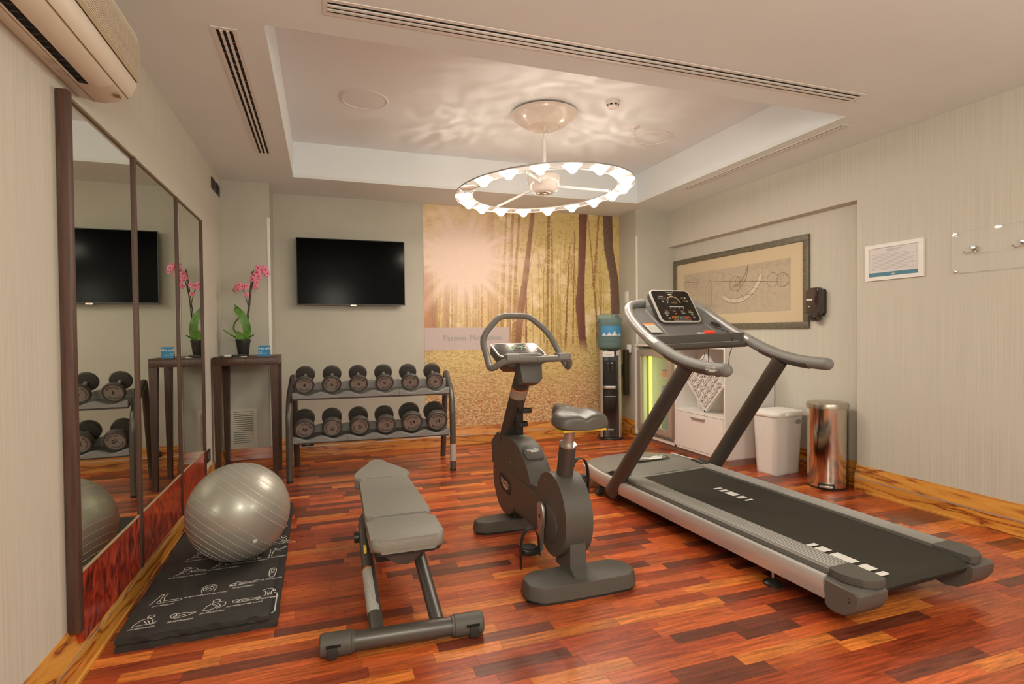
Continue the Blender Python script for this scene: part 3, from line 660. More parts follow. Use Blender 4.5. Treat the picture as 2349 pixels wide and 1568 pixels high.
o1 = arc(.93, .55, .435, -122, -22); o2 = arc(.93, .55, .385, -22, -122)
DFB = DF @ Matrix.Translation((0, 0, .0012)); pm = MB()
for k in range(26): pm.poly([DFB @ V(*o1[k], 0), DFB @ V(*o1[k+1], 0), DFB @ V(*o2[25-k], 0), DFB @ V(*o2[26-k], 0)])
finish('pale_wash', pm, PAPERL, dr, 0)
ink.ribbon(o1, .0045, DF, hz); ink.ribbon(o2, .0035, DF, hz); ink.ribbon([(1.02, .20), (1.06, .15), (1.06, .19), (1.10, .205), (1.15, .195), (1.20, .21), (1.25, .25)], .0042, DF, hz)
ink.ribbon([(.47, .41), (.50, .41), (.515, .38), (.52, .15), (.53, .09)], .0042, DF, hz)
och.ribbon(arc(.86, .53, .145, 185, 265), .032, DF, hz); och.ribbon(arc(.985, .47, .012, 0, 360), .022, DF, hz); och.ribbon([(.93, .25), (.93, .0)], .0042, DF, hz)
for k in range(6): faint.ribbon(arc(.36+.035*k, .30, .035+.02*(k % 2), 90, 180)+[(.325+.035*k, .08)], .0028, DF, hz)
for a in np.linspace(0, 1.69, 15): faint.ribbon([(a, 0), (a, DH)], .0016, DF, hz)
for b in (.47, .485, .505): faint.ribbon([(1.1, b-.01), (DW, b)], .0024, DF, hz)
for b in (.13, .10, .075): faint.ribbon([(.02, b), (.62, b-.012)], .0020, DF, hz)
for k in range(46): faint.ribbon([(.03+k*.0128, .08), (.036+k*.0128, .125-.02*(k % 2))], .0022, DF, hz)
for k in range(10): faint.ribbon([(.95, .34), (.95+.75*math.cos(-2.6+k*.25), max(.0, .34+.6*math.sin(-2.6+k*.25)))], .0024, DF, hz)
faint.ribbon([(.02, .24), (.40, .265)], .003, DF, hz); faint.ribbon([(.1, .40), (.9, .10), (1.2, .02)], .002, DF, hz); faint.ribbon([(.25, .46), (1.5, .10)], .002, DF, hz)
for nm, b_, m_ in (('ink_line', ink, mat('sepia_ink', (.17, .125, .07), rough=.8)), ('faint_line', faint, mat('pencil_line', (.38, .31, .215), rough=.8))): finish(nm, b_, m_, dr, 0)
pale.bm.free(); och.bm.free()
# notice
t = thing('wall_notice', 'white framed notice with a blue footer band on the right wall', 'notice', (XR, 3.17, 1.92))
F = frame((XR, 3.408, 1.777), (0, -1, 0), (0, 0, 1)); W_, H_ = .476, .292
mb = MB()
for a, b, c, d in ((0, W_, 0, .030), (0, W_, H_-.030, H_), (0, .033, .030, H_-.030), (W_-.040, W_, .030, H_-.030)): mb.box(a, b, c, d, .0005, .016, m=F)
finish('frame', mb, WHITEP, t, 0)
finish('sheet', MB().box(.030, W_-.038, .028, H_-.028, .001, .006, m=F), mat('notice_paper', (.72, .69, .70), rough=.6), t, 0)
SF = F @ Matrix.Translation((.033, .030, .0062))
finish('blue_band', MB().box(0, .402, 0, .033, 0, .0006, m=SF), TEALC, t, 0)
text('emblem', 'nH', .024, SF @ Matrix.Translation((.20, .014, .0007)), PRINTW, t, bold=.02)
mb = MB(); add_bm(mb, text_bm('UTILIZZO AREA FITNESS', .0115, SF @ Matrix.Translation((.20, .212, 0)), bold=.01)); add_bm(mb, text_bm('FITNESS AREA GUIDELINES', .009, SF @ Matrix.Translation((.20, .200, 0)))); finish('heading', mb, PRINTG, t, 0)
mb = MB()
for k in range(12):
    z = .178-.0112*k; mb.ribbon([(.02, z), (.02+(.35 if k % 3 else .30), z)], .0030, SF, .0006)
finish('text_line', mb, mat('faint_text', (.47, .43, .42), rough=.7), t, 0, kind='stuff')
# clear wall plate with coat hooks
t = thing('coat_hook_board', 'clear glass coat rack board with chrome studs on the right wall', 'coat rack', (XR, 2.3, 1.92))
F = frame((XR, 2.733, 1.772), (0, -1, 0), (0, 0, 1))
finish('glass_board', MB().box(0, 1.15, 0, .295, .010, .014, m=F), mat('board_glass', (.94, .97, .94), rough=.02, alpha=.10, spec=.6), t, 0)
for a in (.024, .56, 1.12):
    for b in (.014, .282): finish('stud', MB().lathe([(.006, 0), (.006, .012), (.010, .014), (.0105, .020), (.006, .025), (0, .026)], F @ Matrix.Translation((a, b, 0)), 16, cap=False), CHROME, t)
mb = MB()
for p in ([(0, 0), (1.15, 0)], [(1.15, .295), (0, .295)], [(0, .295), (0, 0)]): mb.ribbon(p, .0016, F, .0145)
finish('board_edge', mb, mat('glass_edge_line', (.40, .36, .28), rough=.4), t, 0)
for a in (.145, .435, .72):
    hk = finish('hook', MB().prism([(.020*math.cos(k*PI/8), .006+.020*math.sin(k*PI/8)) for k in range(9)]+[(-.012, -.018), (.012, -.018)], .014, .020, F @ Matrix.Translation((a, .160, 0)), bev=.002), CHROME, t)
    for s in (-1, 1):
        p = smooth_path([F @ V(a, .146, .018), F @ V(a+s*.012, .136, .034), F @ V(a+s*.030, .133, .046), F @ V(a+s*.044, .145, .052)], 5); finish('prong', MB().sweep(p, .0042, seg=8), CHROME, hk)
        finish('prong_tip', MB().lathe([(0, -.006), (.005, -.004), (.0065, 0), (.005, .004), (0, .006)], Matrix.Translation(p[-1]), 10, cap=False), CHROME, hk)
# soap dispenser
t = thing('soap_dispenser', 'black soap dispenser on the wall beside the framed drawing', 'dispenser', (XN, 3.967, 1.63))
F = frame((XN, 3.967, 1.635), (0, -1, 0), (0, 0, 1))
finish('back_plate', MB().prism(rrect(.150, .255, .03), .0005, .030, F, bev=.004), BLACK, t)
finish('cover', MB().prism(rrect(.152, .262, .030), .026, .086, F @ Matrix.Translation((0, .006, 0)), bev=.022, seg=4), SMOKE, t)
finish('spout', MB().prism(rrect(.085, .06, .02), .02, .078, F @ Matrix.Translation((0, -.148, 0)), bev=.010), SMOKE, t)
finish('push_tab', MB().prism(rrect(.060, .035, .012), .07, .088, F @ Matrix.Translation((0, -.140, 0)), bev=.005), BLACK, t)
finish('sticker', MB().box(-.072, -.005, .020, .034, .0862, .0868, m=F), PRINTW, t, 0)
finish('small_sticker', MB().box(-.055, -.028, -.043, -.032, .0862, .0868, m=F), PRINTLG, t, 0)
# ================================================================== CONSOLE TABLE AND WHAT STANDS ON IT
t = thing('console_table', 'tall square dark wenge console table in the back left corner', 'table', (-.683, 5.87, 0))
TX0, TX1, TY0, TY1, TZ = -.956, -.412, 5.595, 6.15, 1.180
finish('table_top', MB().box(TX0, TX1, TY0, TY1, TZ-.012, TZ, bev=.0015), WENGE, t)
for a, b, c, d in ((TX0, TX1, TY0, TY0+.028), (TX0, TX1, TY1-.028, TY1), (TX0, TX0+.028, TY0+.028, TY1-.028), (TX1-.028, TX1, TY0+.028, TY1-.028)):
    finish('apron', MB().box(a, b, c, d, TZ-.078, TZ-.012, bev=.001), WENGE, t)
for sx in (0, 1):
    for sy in (0, 1):
        X_ = TX1 if sx else TX0; Y_ = TY1 if sy else TY0; dx = -1 if sx else 1; dy = -1 if sy else 1
        def sq(w, z, off=0): return [(X_+dx*off, Y_+dy*off, z), (X_+dx*(off+w), Y_+dy*off, z), (X_+dx*(off+w), Y_+dy*(off+w), z), (X_+dx*off, Y_+dy*(off+w), z)]
        finish('leg', MB().loft([sq(.040, 0, .010), sq(.066, TZ-.078, .0)]), WENGE, t, 20)
# orchid
PX, PY = -.742, 5.93
t = thing('potted_orchid', 'pink orchid in a tapered black pot on the console table', 'plant', (PX, PY, TZ))
m0 = Matrix.Translation((PX, PY, TZ))
pot = finish('pot', MB().lathe([(0, .0), (.045, .0), (.047, .004), (.0635, .135), (.068, .137), (.069, .160), (.064, .161), (.062, .140), (0, .138)], m0, 36, cap=False), POT, t)
finish('potting_bark', MB().lathe([(.062, .139), (.03, .146), (0, .148)], m0, 20, cap=False), mat('bark', (.06, .035, .02), rough=.9, noise=.5, nscale=120), t)
def leaf(pts, w, tilt=(0, -1, 0)):
    P = smooth_path(pts, 5); n = len(P); mb = MB(); rs = []
    for i, p in enumerate(P):
        u = i/(n-1); d = (P[min(i+1, n-1)]-P[max(i-1, 0)]).normalized(); s_ = d.cross(Vector(tilt)).normalized(); nn = s_.cross(d)
        ww = w*(math.sin(PI*min(1, .16+u*.80))**.7)*(1-.15*u) if u < 1 else .001
        rs.append([p-s_*ww+nn*.004, p+nn*-.003, p+s_*ww+nn*.004, p+nn*-.006])
    mb.loft(rs, caps=False); return mb
B_ = V(PX, PY, TZ+.14)
for pts, w, tl in (([(PX+.010, PY, TZ+.14), (PX+.04, PY-.02, TZ+.24), (PX+.012, PY-.03, TZ+.36), (PX-.050, PY-.02, TZ+.455), (PX-.066, PY, TZ+.47)], .040, (.1, -1, .1)),
              ([(PX+.02, PY+.02, TZ+.15), (PX+.020, PY+.03, TZ+.34), (PX-.02, PY+.02, TZ+.40), (PX-.072, PY+.01, TZ+.50)], .024, (.5, -1, .2)),
              ([(PX-.01, PY, TZ+.14), (PX-.03, PY, TZ+.19), (PX-.082, PY, TZ+.25), (PX-.075, PY, TZ+.32), (PX-.030, PY-.01, TZ+.37)], .020, (.9, -.4, .3)),
              ([(PX-.02, PY, TZ+.145), (PX-.06, PY-.02, TZ+.175), (PX-.12, PY-.03, TZ+.215), (PX-.165, PY-.03, TZ+.255)], .018, (0, -.35, 1)),
              ([(PX, PY-.01, TZ+.14), (PX-.03, PY-.03, TZ+.20), (PX-.045, PY-.04, TZ+.235)], .036, (.1, -1, .3)),
              ([(PX+.01, PY, TZ+.14), (PX+.05, PY-.02, TZ+.17), (PX+.10, PY-.03, TZ+.205)], .020, (0, -.4, 1)),
              ([(PX, PY+.03, TZ+.14), (PX+.0, PY+.07, TZ+.22), (PX+.02, PY+.12, TZ+.25)], .030, (.9, 0, .5))):
    finish('leaf', leaf(pts, w, tl), LEAF, t, 60)
for dx, dz in ((0, 0), (.012, .012)): finish('support_stake', MB().sweep([(PX+.012+dx, PY, TZ+.14), (PX+.090+dx, PY+.01, TZ+.825+dz)], .0042, seg=8), STAKE, t)
st1 = smooth_path([(PX+.01, PY, TZ+.14), (PX+.05, PY-.01, TZ+.36), (PX+.075, PY-.01, TZ+.60), (PX+.115, PY-.01, TZ+.76), (PX+.165, PY-.02, TZ+.83), (PX+.215, PY-.03, TZ+.84)], 6)
st2 = smooth_path([(PX+.02, PY, TZ+.14), (PX+.055, PY-.02, TZ+.40), (PX+.045, PY-.02, TZ+.52), (PX+.012, PY-.03, TZ+.64), (PX-.02, PY-.03, TZ+.67), (PX-.06, PY-.03, TZ+.67)], 6)
for p in (st1, st2): finish('flower_stem', MB().sweep(p, .0038, seg=7), STEM, t)
def bloom(c, r, face, roll=0):
    n_ = Vector(face).normalized(); a = n_.orthogonal().normalized(); b = n_.cross(a); m = Matrix((a, b, n_)).transposed().to_4x4(); m.translation = c; m = m @ Matrix.Rotation(roll, 4, 'Z')
    mb = MB()
    for k, (ang, L, W) in enumerate(((90, 1, .42), (18, 1.02, .62), (162, 1.02, .62), (235, .95, .40), (305, .95, .40))):
        R = Matrix.Rotation(math.radians(ang), 4, 'Z'); rs = []
        for i in range(6):
            u = i/5; ww = max(.001, r*W*math.sin(PI*min(1, .12+.88*u))**.6) if u < 1 else .001; zz = r*.22*math.sin(u*PI)-r*.15*u
            rs.append([m @ R @ V(r*L*u, -ww, zz), m @ R @ V(r*L*u, 0, zz+r*.06), m @ R @ V(r*L*u, ww, zz), m @ R @ V(r*L*u, 0, zz-.002)])
        mb.loft(rs, caps=False)
    f = finish('flower', mb, PETAL, t, 60)
    finish('lip', MB().lathe([(0, r*.1), (r*.16, r*.16), (r*.22, r*.30), (r*.10, r*.42), (0, r*.45)], m @ Matrix.Translation((0, -r*.12, 0)), 8, cap=False), PETALC, f)
for (px, pz), r, fc in zip([(.150, .875), (.172, .850), (.140, .825), (.215, .855), (.228, .822), (.110, .800), (.098, .765), (.155, .790), (.135, .735), (.120, .690), (.195, .885),
                            (-.066, .655), (-.045, .690), (-.020, .705), (.005, .690), (.028, .690), (.048, .700), (-.030, .665), (.040, .615)],
                           [.036, .034, .034, .036, .030, .034, .032, .032, .030, .028, .026, .030, .026, .032, .034, .032, .028, .022, .026],
                           [(.2, -1, .1), (.5, -1, 0), (-.3, -1, .2), (.4, -1, .1), (.7, -1, -.3), (-.4, -1, .1), (-.1, -1, -.2), (.1, -1, -.2), (.3, -1, -.1), (0, -1, -.3), (.3, -1, .5), (-1, -.5, -.2), (-.3, -1, .1), (0, -1, 0), (.2, -1, 0), (.1, -1, .1), (.4, -1, 0), (-.4, -1, -.4), (0, -1, -.1)]):
    bloom(V(PX+px, PY-.035, TZ+pz-.02), r, fc, rng.uniform(-.6, .6))
# tent card
t = thing('tent_card', 'small blue free wifi tent card on the console table', 'sign', (-.535, 5.72, TZ))
wf = V(-.535, 5.70, TZ)
F = Matrix.Translation(wf) @ Matrix.Rotation(.03, 4, 'Z') @ Matrix.Rotation(math.radians(80), 4, 'X')
finish('front_leaf', MB().box(-.052, .052, 0, .102, -.001, 0, m=F), BLUEC, t, 0)
Fb = Matrix.Translation(wf+V(0, .036, 0)) @ Matrix.Rotation(.03, 4, 'Z') @ Matrix.Rotation(math.radians(100), 4, 'X')
finish('back_leaf', MB().box(-.052, .052, 0, .102, 0, .001, m=Fb), BLUEC, t, 0)
text('lettering', 'free wifi', .030, F @ Matrix.Translation((-.001, .074, 0)), PRINTW, t, bold=.015)
text('lettering', 'user nh', .010, F @ Matrix.Translation((-.046+.014, .040, 0)), PRINTW, t, bold=.02)
text('lettering', 'password wifi', .012, F @ Matrix.Translation((-.046+.034, .027, 0)), PRINTW, t, bold=.02)
t = thing('remote_control', 'white remote control lying on the console table left of the orchid', 'remote', (-.835, 5.80, TZ))
F = Matrix.Translation((-.835, 5.815, TZ)) @ Matrix.Rotation(math.radians(12), 4, 'Z')
finish('shell', MB().prism(rrect(.125, .052, .010), 0, .016, F, bev=.004), WHITEP, t)
finish('button_pad', MB().prism(rrect(.060, .036, .004), .016, .0172, F @ Matrix.Translation((-.02, 0, 0))), mat('remote_grey', (.55, .53, .5), rough=.5), t)
t = thing('black_remote', 'black remote control lying in front of the orchid pot', 'remote', (-.758, 5.755, TZ))
F = Matrix.Translation((-.755, 5.745, TZ)) @ Matrix.Rotation(math.radians(26), 4, 'Z')
finish('shell', MB().prism(rrect(.130, .046, .012), 0, .018, F, bev=.005), BLACK, t)
finish('button_pad', MB().prism(rrect(.080, .030, .004), .018, .0192, F @ Matrix.Translation((-.012, 0, 0))), GREYPL, t)
t = thing('folded_note', 'small white card tucked beside the black remote', 'card', (-.715, 5.69, TZ))
finish('card_sheet', MB().box(-.022, .030, -.010, .014, 0, .004, m=Matrix.Translation((-.712, 5.675, TZ)) @ Matrix.Rotation(.5, 4, 'Z')), WHITEP, t, 0)
# ================================================================== BALL AND MATS
c = V(-.488, 3.590, .340); r = .281; yx = Vector((.62, .25, .745)).normalized()
t = thing('exercise_ball', 'large pearl grey ribbed exercise ball on the black mat by the mirror', 'ball', (c.x, c.y, c.z-r))
prof = []
for k in range(97):
    a = -PI/2+PI*k/96; rr_ = r; prof.append((rr_*math.cos(a), rr_*math.sin(a)))
prof[0] = (0, -r); prof[-1] = (0, r)
mm = frame(c, yx.orthogonal(), yx.cross(yx.orthogonal())); finish('ball_skin', MB().lathe(prof, mm, 96, cap=False), BALLM, t, 80)
mb = MB()
for k in range(-8, 9):
    if k == 0: continue
    a = math.radians(k*8.6+(3 if k > 0 else -3)); rr_, zz = r*math.cos(a), r*math.sin(a); n = 80
    mb.loft([[mm @ V((rr_+.0016*math.cos(q)*math.cos(a))*math.cos(2*PI*i/n), (rr_+.0016*math.cos(q)*math.cos(a))*math.sin(2*PI*i/n), zz+.0016*math.sin(q)) for q in (0, PI/2, PI, 3*PI/2)] for i in list(range(n))+[0]], caps=False)
finish('moulded_ridge', mb, BALLR, t, 60, kind='stuff')
vd = (Vector((.35, -.75, -.35))).normalized(); finish('valve_plug', MB().lathe([(.012, 0), (.012, .0025), (.006, .004), (0, .004)], frame(c+vd*(r-.001), vd.orthogonal(), vd.cross(vd.orthogonal())), 16, cap=False), WHITEP, t)
# folded mat: two layers
MU = V(math.cos(math.radians(2)), math.sin(math.radians(2)), 0)
t = thing('exercise_mat', 'black folded exercise mat printed with white stretching figures', 'mat', (-.55, 3.5, 0))
def mat_outline(x0, x1, y0, y1, wav, r=.03):
    o = []
    n = 40
    for k in range(n+1): u = k/n; o.append((x0+(x1-x0)*u, y0+wav*math.sin(u*23)+wav*.6*math.sin(u*51+1)-.02*0))
    for k in range(1, 21): u = k/20; o.append((x1+.002*math.sin(u*30), y0+(y1-y0)*u))
    for k in range(1, n+1): u = k/n; o.append((x1+(x0-x1)*u, y1))
    for k in range(1, 20): u = k/20; o.append((x0, y1+(y0-y1)*u))
    return o
rotm = Matrix.Translation((-.88, 2.84, 0)) @ Matrix.Rotation(math.radians(.6), 4, 'Z') @ Matrix.Translation((.88, -2.84, 0))
L1 = finish('lower_layer', MB().prism(mat_outline(-.880, -.228, 2.800, 4.75, .004), 0, .028, rotm, bev=.004), MATR, t)
L2 = finish('upper_layer', MB().prism(mat_outline(-.885, -.262, 2.812, 4.70, .005), .030, .058, rotm, bev=.005), MATR, t)
PF = rotm @ Matrix.Translation((0, 0, .0585))
mb = MB(); mb.ribbon([(-.268, 3.12), (-.246, 3.10)], .006, rotm, .0286); mb.ribbon([(-.246, 3.10), (-.246, 2.90), (-.262, 2.885)], .006, rotm, .0286); finish('printed_border', mb, PRINTW, L1, 0)
def C_(cx, cy, r, ry=None, a0=0, a1=360, n=14): return arc(cx, cy, r, a0, a1, n, ry)
FIG = {   # stick drawings in a unit box about (0..1, 0..1)
 'sit': [C_(.62, .78, .15, .13), [(.55, .66), (.25, .52), (.05, .15), (0, 0)], [(0, 0), (.45, .06), (.55, .10)], [(.62, .62), (.78, .45), (.86, .12)], [(.42, .40), (.55, .20), (.65, .02), (.98, .06)], [(.55, .45), (.66, .25), (.72, .10), (.88, .12), (1.0, .22)]],
 'leg': [[(0, 0), (.22, .95)], [(.22, .95), (.30, .9), (.26, .35), (.34, .1)], [(.22, .95), (.42, .98), (.36, .6), (.42, .25)], [(.22, .1), (.2, .2), (.26, .35)], [(.22, .05), (.6, .06), (.85, .06)], [(.38, .22), (.7, .25), (.82, .18)], C_(.90, .16, .10, .10)],
 'lie': [C_(.1, .2, .10, .10), [(0, .06), (.2, .05), (.6, .14), (1, .2)], [(.16, .28), (.22, .5), (.32, .45), (.34, .2)], [(.2, .32), (.5, .34), (.62, .22)], [(.6, .22), (.82, .36), (1, .4)], [(.3, .14), (.5, .22)]],
 'fold': [C_(.55, .5, .42, .42, 20, 200), C_(.5, .45, .28, .25), [(.12, .4), (.2, .1), (.2, 0)], [(.9, .6), (.9, .25), (.82, .05)], [(.3, .5), (.6, .75), (.85, .7)], [(.35, .3), (.55, .55), (.7, .3)]],
 'squat': [C_(.5, .8, .16, .14), [(.4, .68), (.15, .4), (0, .05), (.4, .0)], [(.6, .7), (.95, .55), (.95, .3), (.6, .05)], [(.35, .5), (.6, .35), (.5, .1), (.3, .05)], [(.6, .55), (.75, .3), (.6, .15)]],
 'long': [C_(.12, .5, .12, .3), [(.0, .3), (.25, .1), (.6, .22), (1, .5)], [(.22, .7), (.5, .75), (.75, .6), (1, .6)], [(.3, .3), (.5, .55), (.62, .3)], [(.05, .25), (.2, .5)]],
 'shirt': [[(.1, .8), (.3, .95), (.7, .95), (.9, .8), (.75, .6), (.7, .1)], [(.1, .8), (.3, .6), (.35, .15), (.2, .05)], [(.3, .1), (.45, .55), (.5, .1)], [(.55, .1), (.6, .5), (.7, .1)], C_(.92, .6, .08, .08)],
 'head': [C_(.5, .72, .14, .16), C_(.5, .7, .32, .28, 0, 180), [(.18, .7), (.2, .3), (.35, .0)], [(.82, .7), (.8, .3), (.65, 0)], [(.3, .45), (.7, .45)], [(.35, 0), (.65, 0)]],
 'reach': [C_(.35, .75, .11, .12), [(.0, .0), (.25, .25), (.4, .55)], [(.4, .62), (.6, .7), (.75, .4), (1, .3)], [(.3, .6), (.15, .3), (.35, .1), (.5, .1)], [(.5, .5), (.55, .2), (.75, .25), (.98, .15)], [(.45, .35), (.7, .3)]],
 'bend': [[(0, 0), (.05, .35), (.0, .7), (.3, .8), (.6, .65), (.95, .95)], [(.15, 0), (.2, .4), (.3, .6), (.55, .55), (.7, .5)], [(.95, .95), (1, .8), (.7, .6)], [(.3, .8), (.35, .6)]]}
def capt(s, x, y_, sz=.026): return s, x, y_, sz
figs = [('sit', -.845, 2.905, .095, .105, '10 SECONDI'), ('long', -.700, 2.92, .105, .07, '20 SECONDI'), ('squat', -.570, 2.955, .10, .115, '20 SECONDI'), ('long', -.445, 2.985, .130, .05, '2-3 MINUTI PER LATO'), ('shirt', -.318, 3.015, .065, .09, '20 SECONDI'),
        ('leg', -.825, 3.115, .135, .11, '2-3 MINUTI'), ('fold', -.625, 3.165, .085, .10, '10 SECONDI PER BRACCIO'), ('lie', -.485, 3.195, .145, .10, '10 SECONDI'), ('head', -.310, 3.245, .055, .125, '15 SECONDI'),
        ('reach', -.795, 3.445, .155, .12, '10 SECONDI PER GAMBA'), ('reach', -.615, 3.485, .125, .12, '15 SECONDI PER GAMBA'), ('sit', -.470, 3.535, .11, .10, '20 SECONDI PER GAMBA'), ('bend', -.320, 3.555, .09, .15, '10 SECONDI'),
        ('reach', -.775, 3.670, .17, .13, '10 SECONDI PER LATO'), ('fold', -.585, 3.69, .07, .07, '20 SECONDI'), ('lie', -.47, 3.70, .11, .09, '10 SECONDI PER LATO'), ('sit', -.315, 3.775, .10, .12, '15 SECONDI PER GAMBA'),
        ('long', -.72, 3.98, .10, .06, '10 SECONDI'), ('long', -.74, 4.25, .10, .06, '20 SECONDI'), ('sit', -.33, 4.1, .08, .1, '20 SECONDI'), ('bend', -.33, 4.4, .08, .1, '10 SECONDI')]
for nm, x, y_, w_, h_, cap in figs:
    mb = MB()
    for st_ in FIG[nm]: mb.ribbon([(x+a*w_, y_+b*h_) for a, b in st_], .0042, PF, .0004)
    add_bm(mb, text_bm(cap, .0165 if len(cap) > 12 else .019, PF @ Matrix.Translation((x+w_*.45, y_-.024, 0)), shear=.3, bold=.02)); finish('printed_figure', mb, PRINTW, L2, 0)
# ================================================================== WEIGHT BENCH
t = thing('weight_bench', 'grey padded flat weight bench with tubular frame on the floor', 'bench', (.35, 3.1, 0))
def pad(outline, z0, z1, m=None, r=.02): return MB().prism(outline, z0, z1, m, bev=r, seg=4)
bx = lambda y_: .357-.002*(y_-2.5)          # centreline
def quad_pad(y0, y1, w0, w1, z0, z1, rad, r=.022, n=6):
    o = []
    for (sx, yy, ww), a0 in zip(((1, y0, w0), (1, y1, w1), (-1, y1, w1), (-1, y0, w0)), (-90, 0, 90, 180)):
        sy = 1 if yy == y0 else -1
        for k in range(n+1):
            a = math.radians(a0+90*k/n); o.append((bx(yy)+sx*(ww/2-rad)+rad*math.cos(a), yy+sy*rad+rad*math.sin(a)))
    return pad(o, z0, z1, None, r)
finish('seat_pad', quad_pad(2.515, 2.835, .338, .340, .385, .450, .045, .026), LEATH, t, 50)
finish('seat_base', quad_pad(2.53, 2.825, .310, .312, .368, .390, .04, .006), BLACKM, t, 50)
finish('backrest_pad', quad_pad(2.862, 3.63, .336, .306, .385, .450, .030, .022), LEATH, t, 50)
finish('backrest_base', quad_pad(2.875, 3.60, .305, .276, .366, .388, .03, .006), BLACKM, t, 50)
hp = [(-.130, 3.640), (0, 3.639), (.130, 3.640), (.166, 3.662), (.178, 3.71), (.165, 3.80), (.120, 3.93), (.065, 4.06), (.042, 4.16), (.0, 4.20), (-.042, 4.16), (-.065, 4.06), (-.120, 3.93), (-.165, 3.80), (-.178, 3.71), (-.166, 3.662)]
hp2 = [Vector((p.x, p.y)) for p in smooth_path([(*p, 0) for p in hp]+[(*hp[0], 0)], 4)][:-1]
finish('head_pad', pad([(bx(p.y)+p.x, p.y) for p in hp2], .375, .450, None, .020), LEATH, t, 50)
for yy0, yy1, w_ in ((2.515, 2.835, .338), (2.862, 3.63, .306)):
    mb = MB(); mb.sweep(cpath([(bx(yy0)-w_/2+.006, yy1-.02, .428), (bx(yy0)-w_/2+.006, yy0+.006, .428), (bx(yy0)+w_/2-.006, yy0+.006, .428), (bx(yy0)+w_/2-.006, yy1-.02, .428)], .04), .0018, seg=6)
    finish('seam_piping', mb, mat('piping', (.22, .2, .175), rough=.5) if 'piping' not in MATS else MATS['piping'], t, 60)
finish('under_bracket', MB().prism([(.22, .30), (.44, .30), (.46, .368), (.20, .368)], -.06, .06, frame((0, 2.70, 0), (1, 0, 0), (0, 0, 1)), bev=.01), BLACKM, t)
bm_ = [(-.10, .366), (.10, .366), (.078, .342), (.042, .315), (.012, .305), (-.03, .312), (-.07, .342)]
finish('front_shroud', MB().prism([(.34+a, b) for a, b in bm_], -.09, .06, frame((0, 2.62, 0), (1, 0, 0), (0, 0, 1)), bev=.012), TUBEB, t)
def bleg(x0, x1, name='leg'): return cpath([(x0, 2.47, .058), (x1, 3.02, .27), (x1-.002, 3.12, .345), (x1+.03 if x1 < .3 else x1-.03, 3.22, .352)], [.10, .06])
finish('frame_tube', MB().sweep(bleg(.205, .196), .032, seg=18), TUBE, t); finish('frame_tube', MB().sweep(bleg(.475, .455), .032, seg=18), TUBE, t)
finish('spine_tube', MB().box(.27, .41, 2.60, 3.62, .335, .368, bev=.008), TUBE, t)
finish('rear_leg', MB().sweep([(.335, 3.35, .34), (.345, 3.78, .05)], .030, seg=16), TUBE, t)
finish('rear_foot_tube', MB().sweep([(.25, 3.80, .045), (.46, 3.80, .045)], .040, seg=16), TUBE, t)
a, b = V(-.035, 2.470, .050), V(.675, 2.425, .050); dd = (b-a).normalized()
finish('foot_tube', MB().sweep([a+dd*.08, b-dd*.08], .040, seg=20), TUBE, t)
for p, q in ((a, a+dd*.150), (b, b-dd*.150)):
    dq = (q-p).normalized(); fc = finish('foot_cap', MB().sweep([p, p+dq*.006, p+dq*.012, p+dq*.018, p+dq*.130, p+dq*.134, p+dq*.145], [.040, .0475, .0475, .049, .049, .045, .045], seg=24), GREYPL, t, 30)
    finish('foot_wedge', MB().box(-.022, .022, -.0535, -.03, -.040, .010, bev=.006, m=Matrix.Translation(p+dq*.050)), BLACKM, fc)
    finish('foot_notch', MB().box(-.030, .030, -.0505, -.040, .008, .0185, bev=.001, m=Matrix.Translation(p+dq*.055)), DARKV, fc, 0)
lp = bleg(.205, .192); d_ = (lp[1]-lp[0]); s0 = V(*lp[0])+d_*.20; s1 = V(*lp[0])+d_*.70
finish('warning_label', MB().sweep([s0, s1], .0325, seg=18, caps=False), LABELG, t); finish('orange_band', MB().sweep([s1, s1+d_.normalized()*.008], .0327, seg=18, caps=False), ORANGE, t)
finish('pivot_knob', MB().sweep([(.140, 3.06, .285), (.165, 3.06, .285)], .028, seg=20), BLACK, t)
finish('yellow_tab', MB().box(.165, .178, 2.66, 2.70, .345, .375, bev=.003), YELLOW, t)
# ================================================================== DUMBBELL RACK
RK = Matrix.Translation((-.315, 5.50, 0)) @ Matrix.Rotation(math.radians(-3.2), 4, 'Z')     # u along the rack, v towards the wall
def rk(u, v, z): return RK @ V(u, v, z)
RW = 1.535
t = thing('dumbbell_rack', 'two-tier black dumbbell rack with curved tubular ends by the back wall', 'rack', rk(RW/2, .3, 0))
for u in (.0, RW):
    p = cpath([rk(u, 0, 0), rk(u, 0, .755), rk(u, .42, .970), rk(u, .68, 0)], [.22, .05], n=9)
    fr_ = finish('side_frame', MB().sweep(p, .0300, .0300, seg=20), TUBE, t, 50)
    finish('floor_cap', MB().sweep([rk(u, 0, 0), rk(u, 0, .02)], .0315, seg=20), BLACK, fr_)
s0, s1 = rk(RW, 0, .10), rk(RW, 0, .265)
finish('warning_label', MB().sweep([s0, s1], .0306, seg=20, caps=False), LABELG, t); finish('orange_band', MB().sweep([s1, s1+V(0, 0, .008)], .0308, seg=20, caps=False), ORANGE, t)
for zz in (.50,):
    for u in (.0, RW): finish('cross_plate', MB().sweep([rk(u+(.03 if u < 1 else -.03), .30, zz), rk(u+(.06 if u < 1 else -.06), .30, zz)], .032, seg=16), TUBE, t)
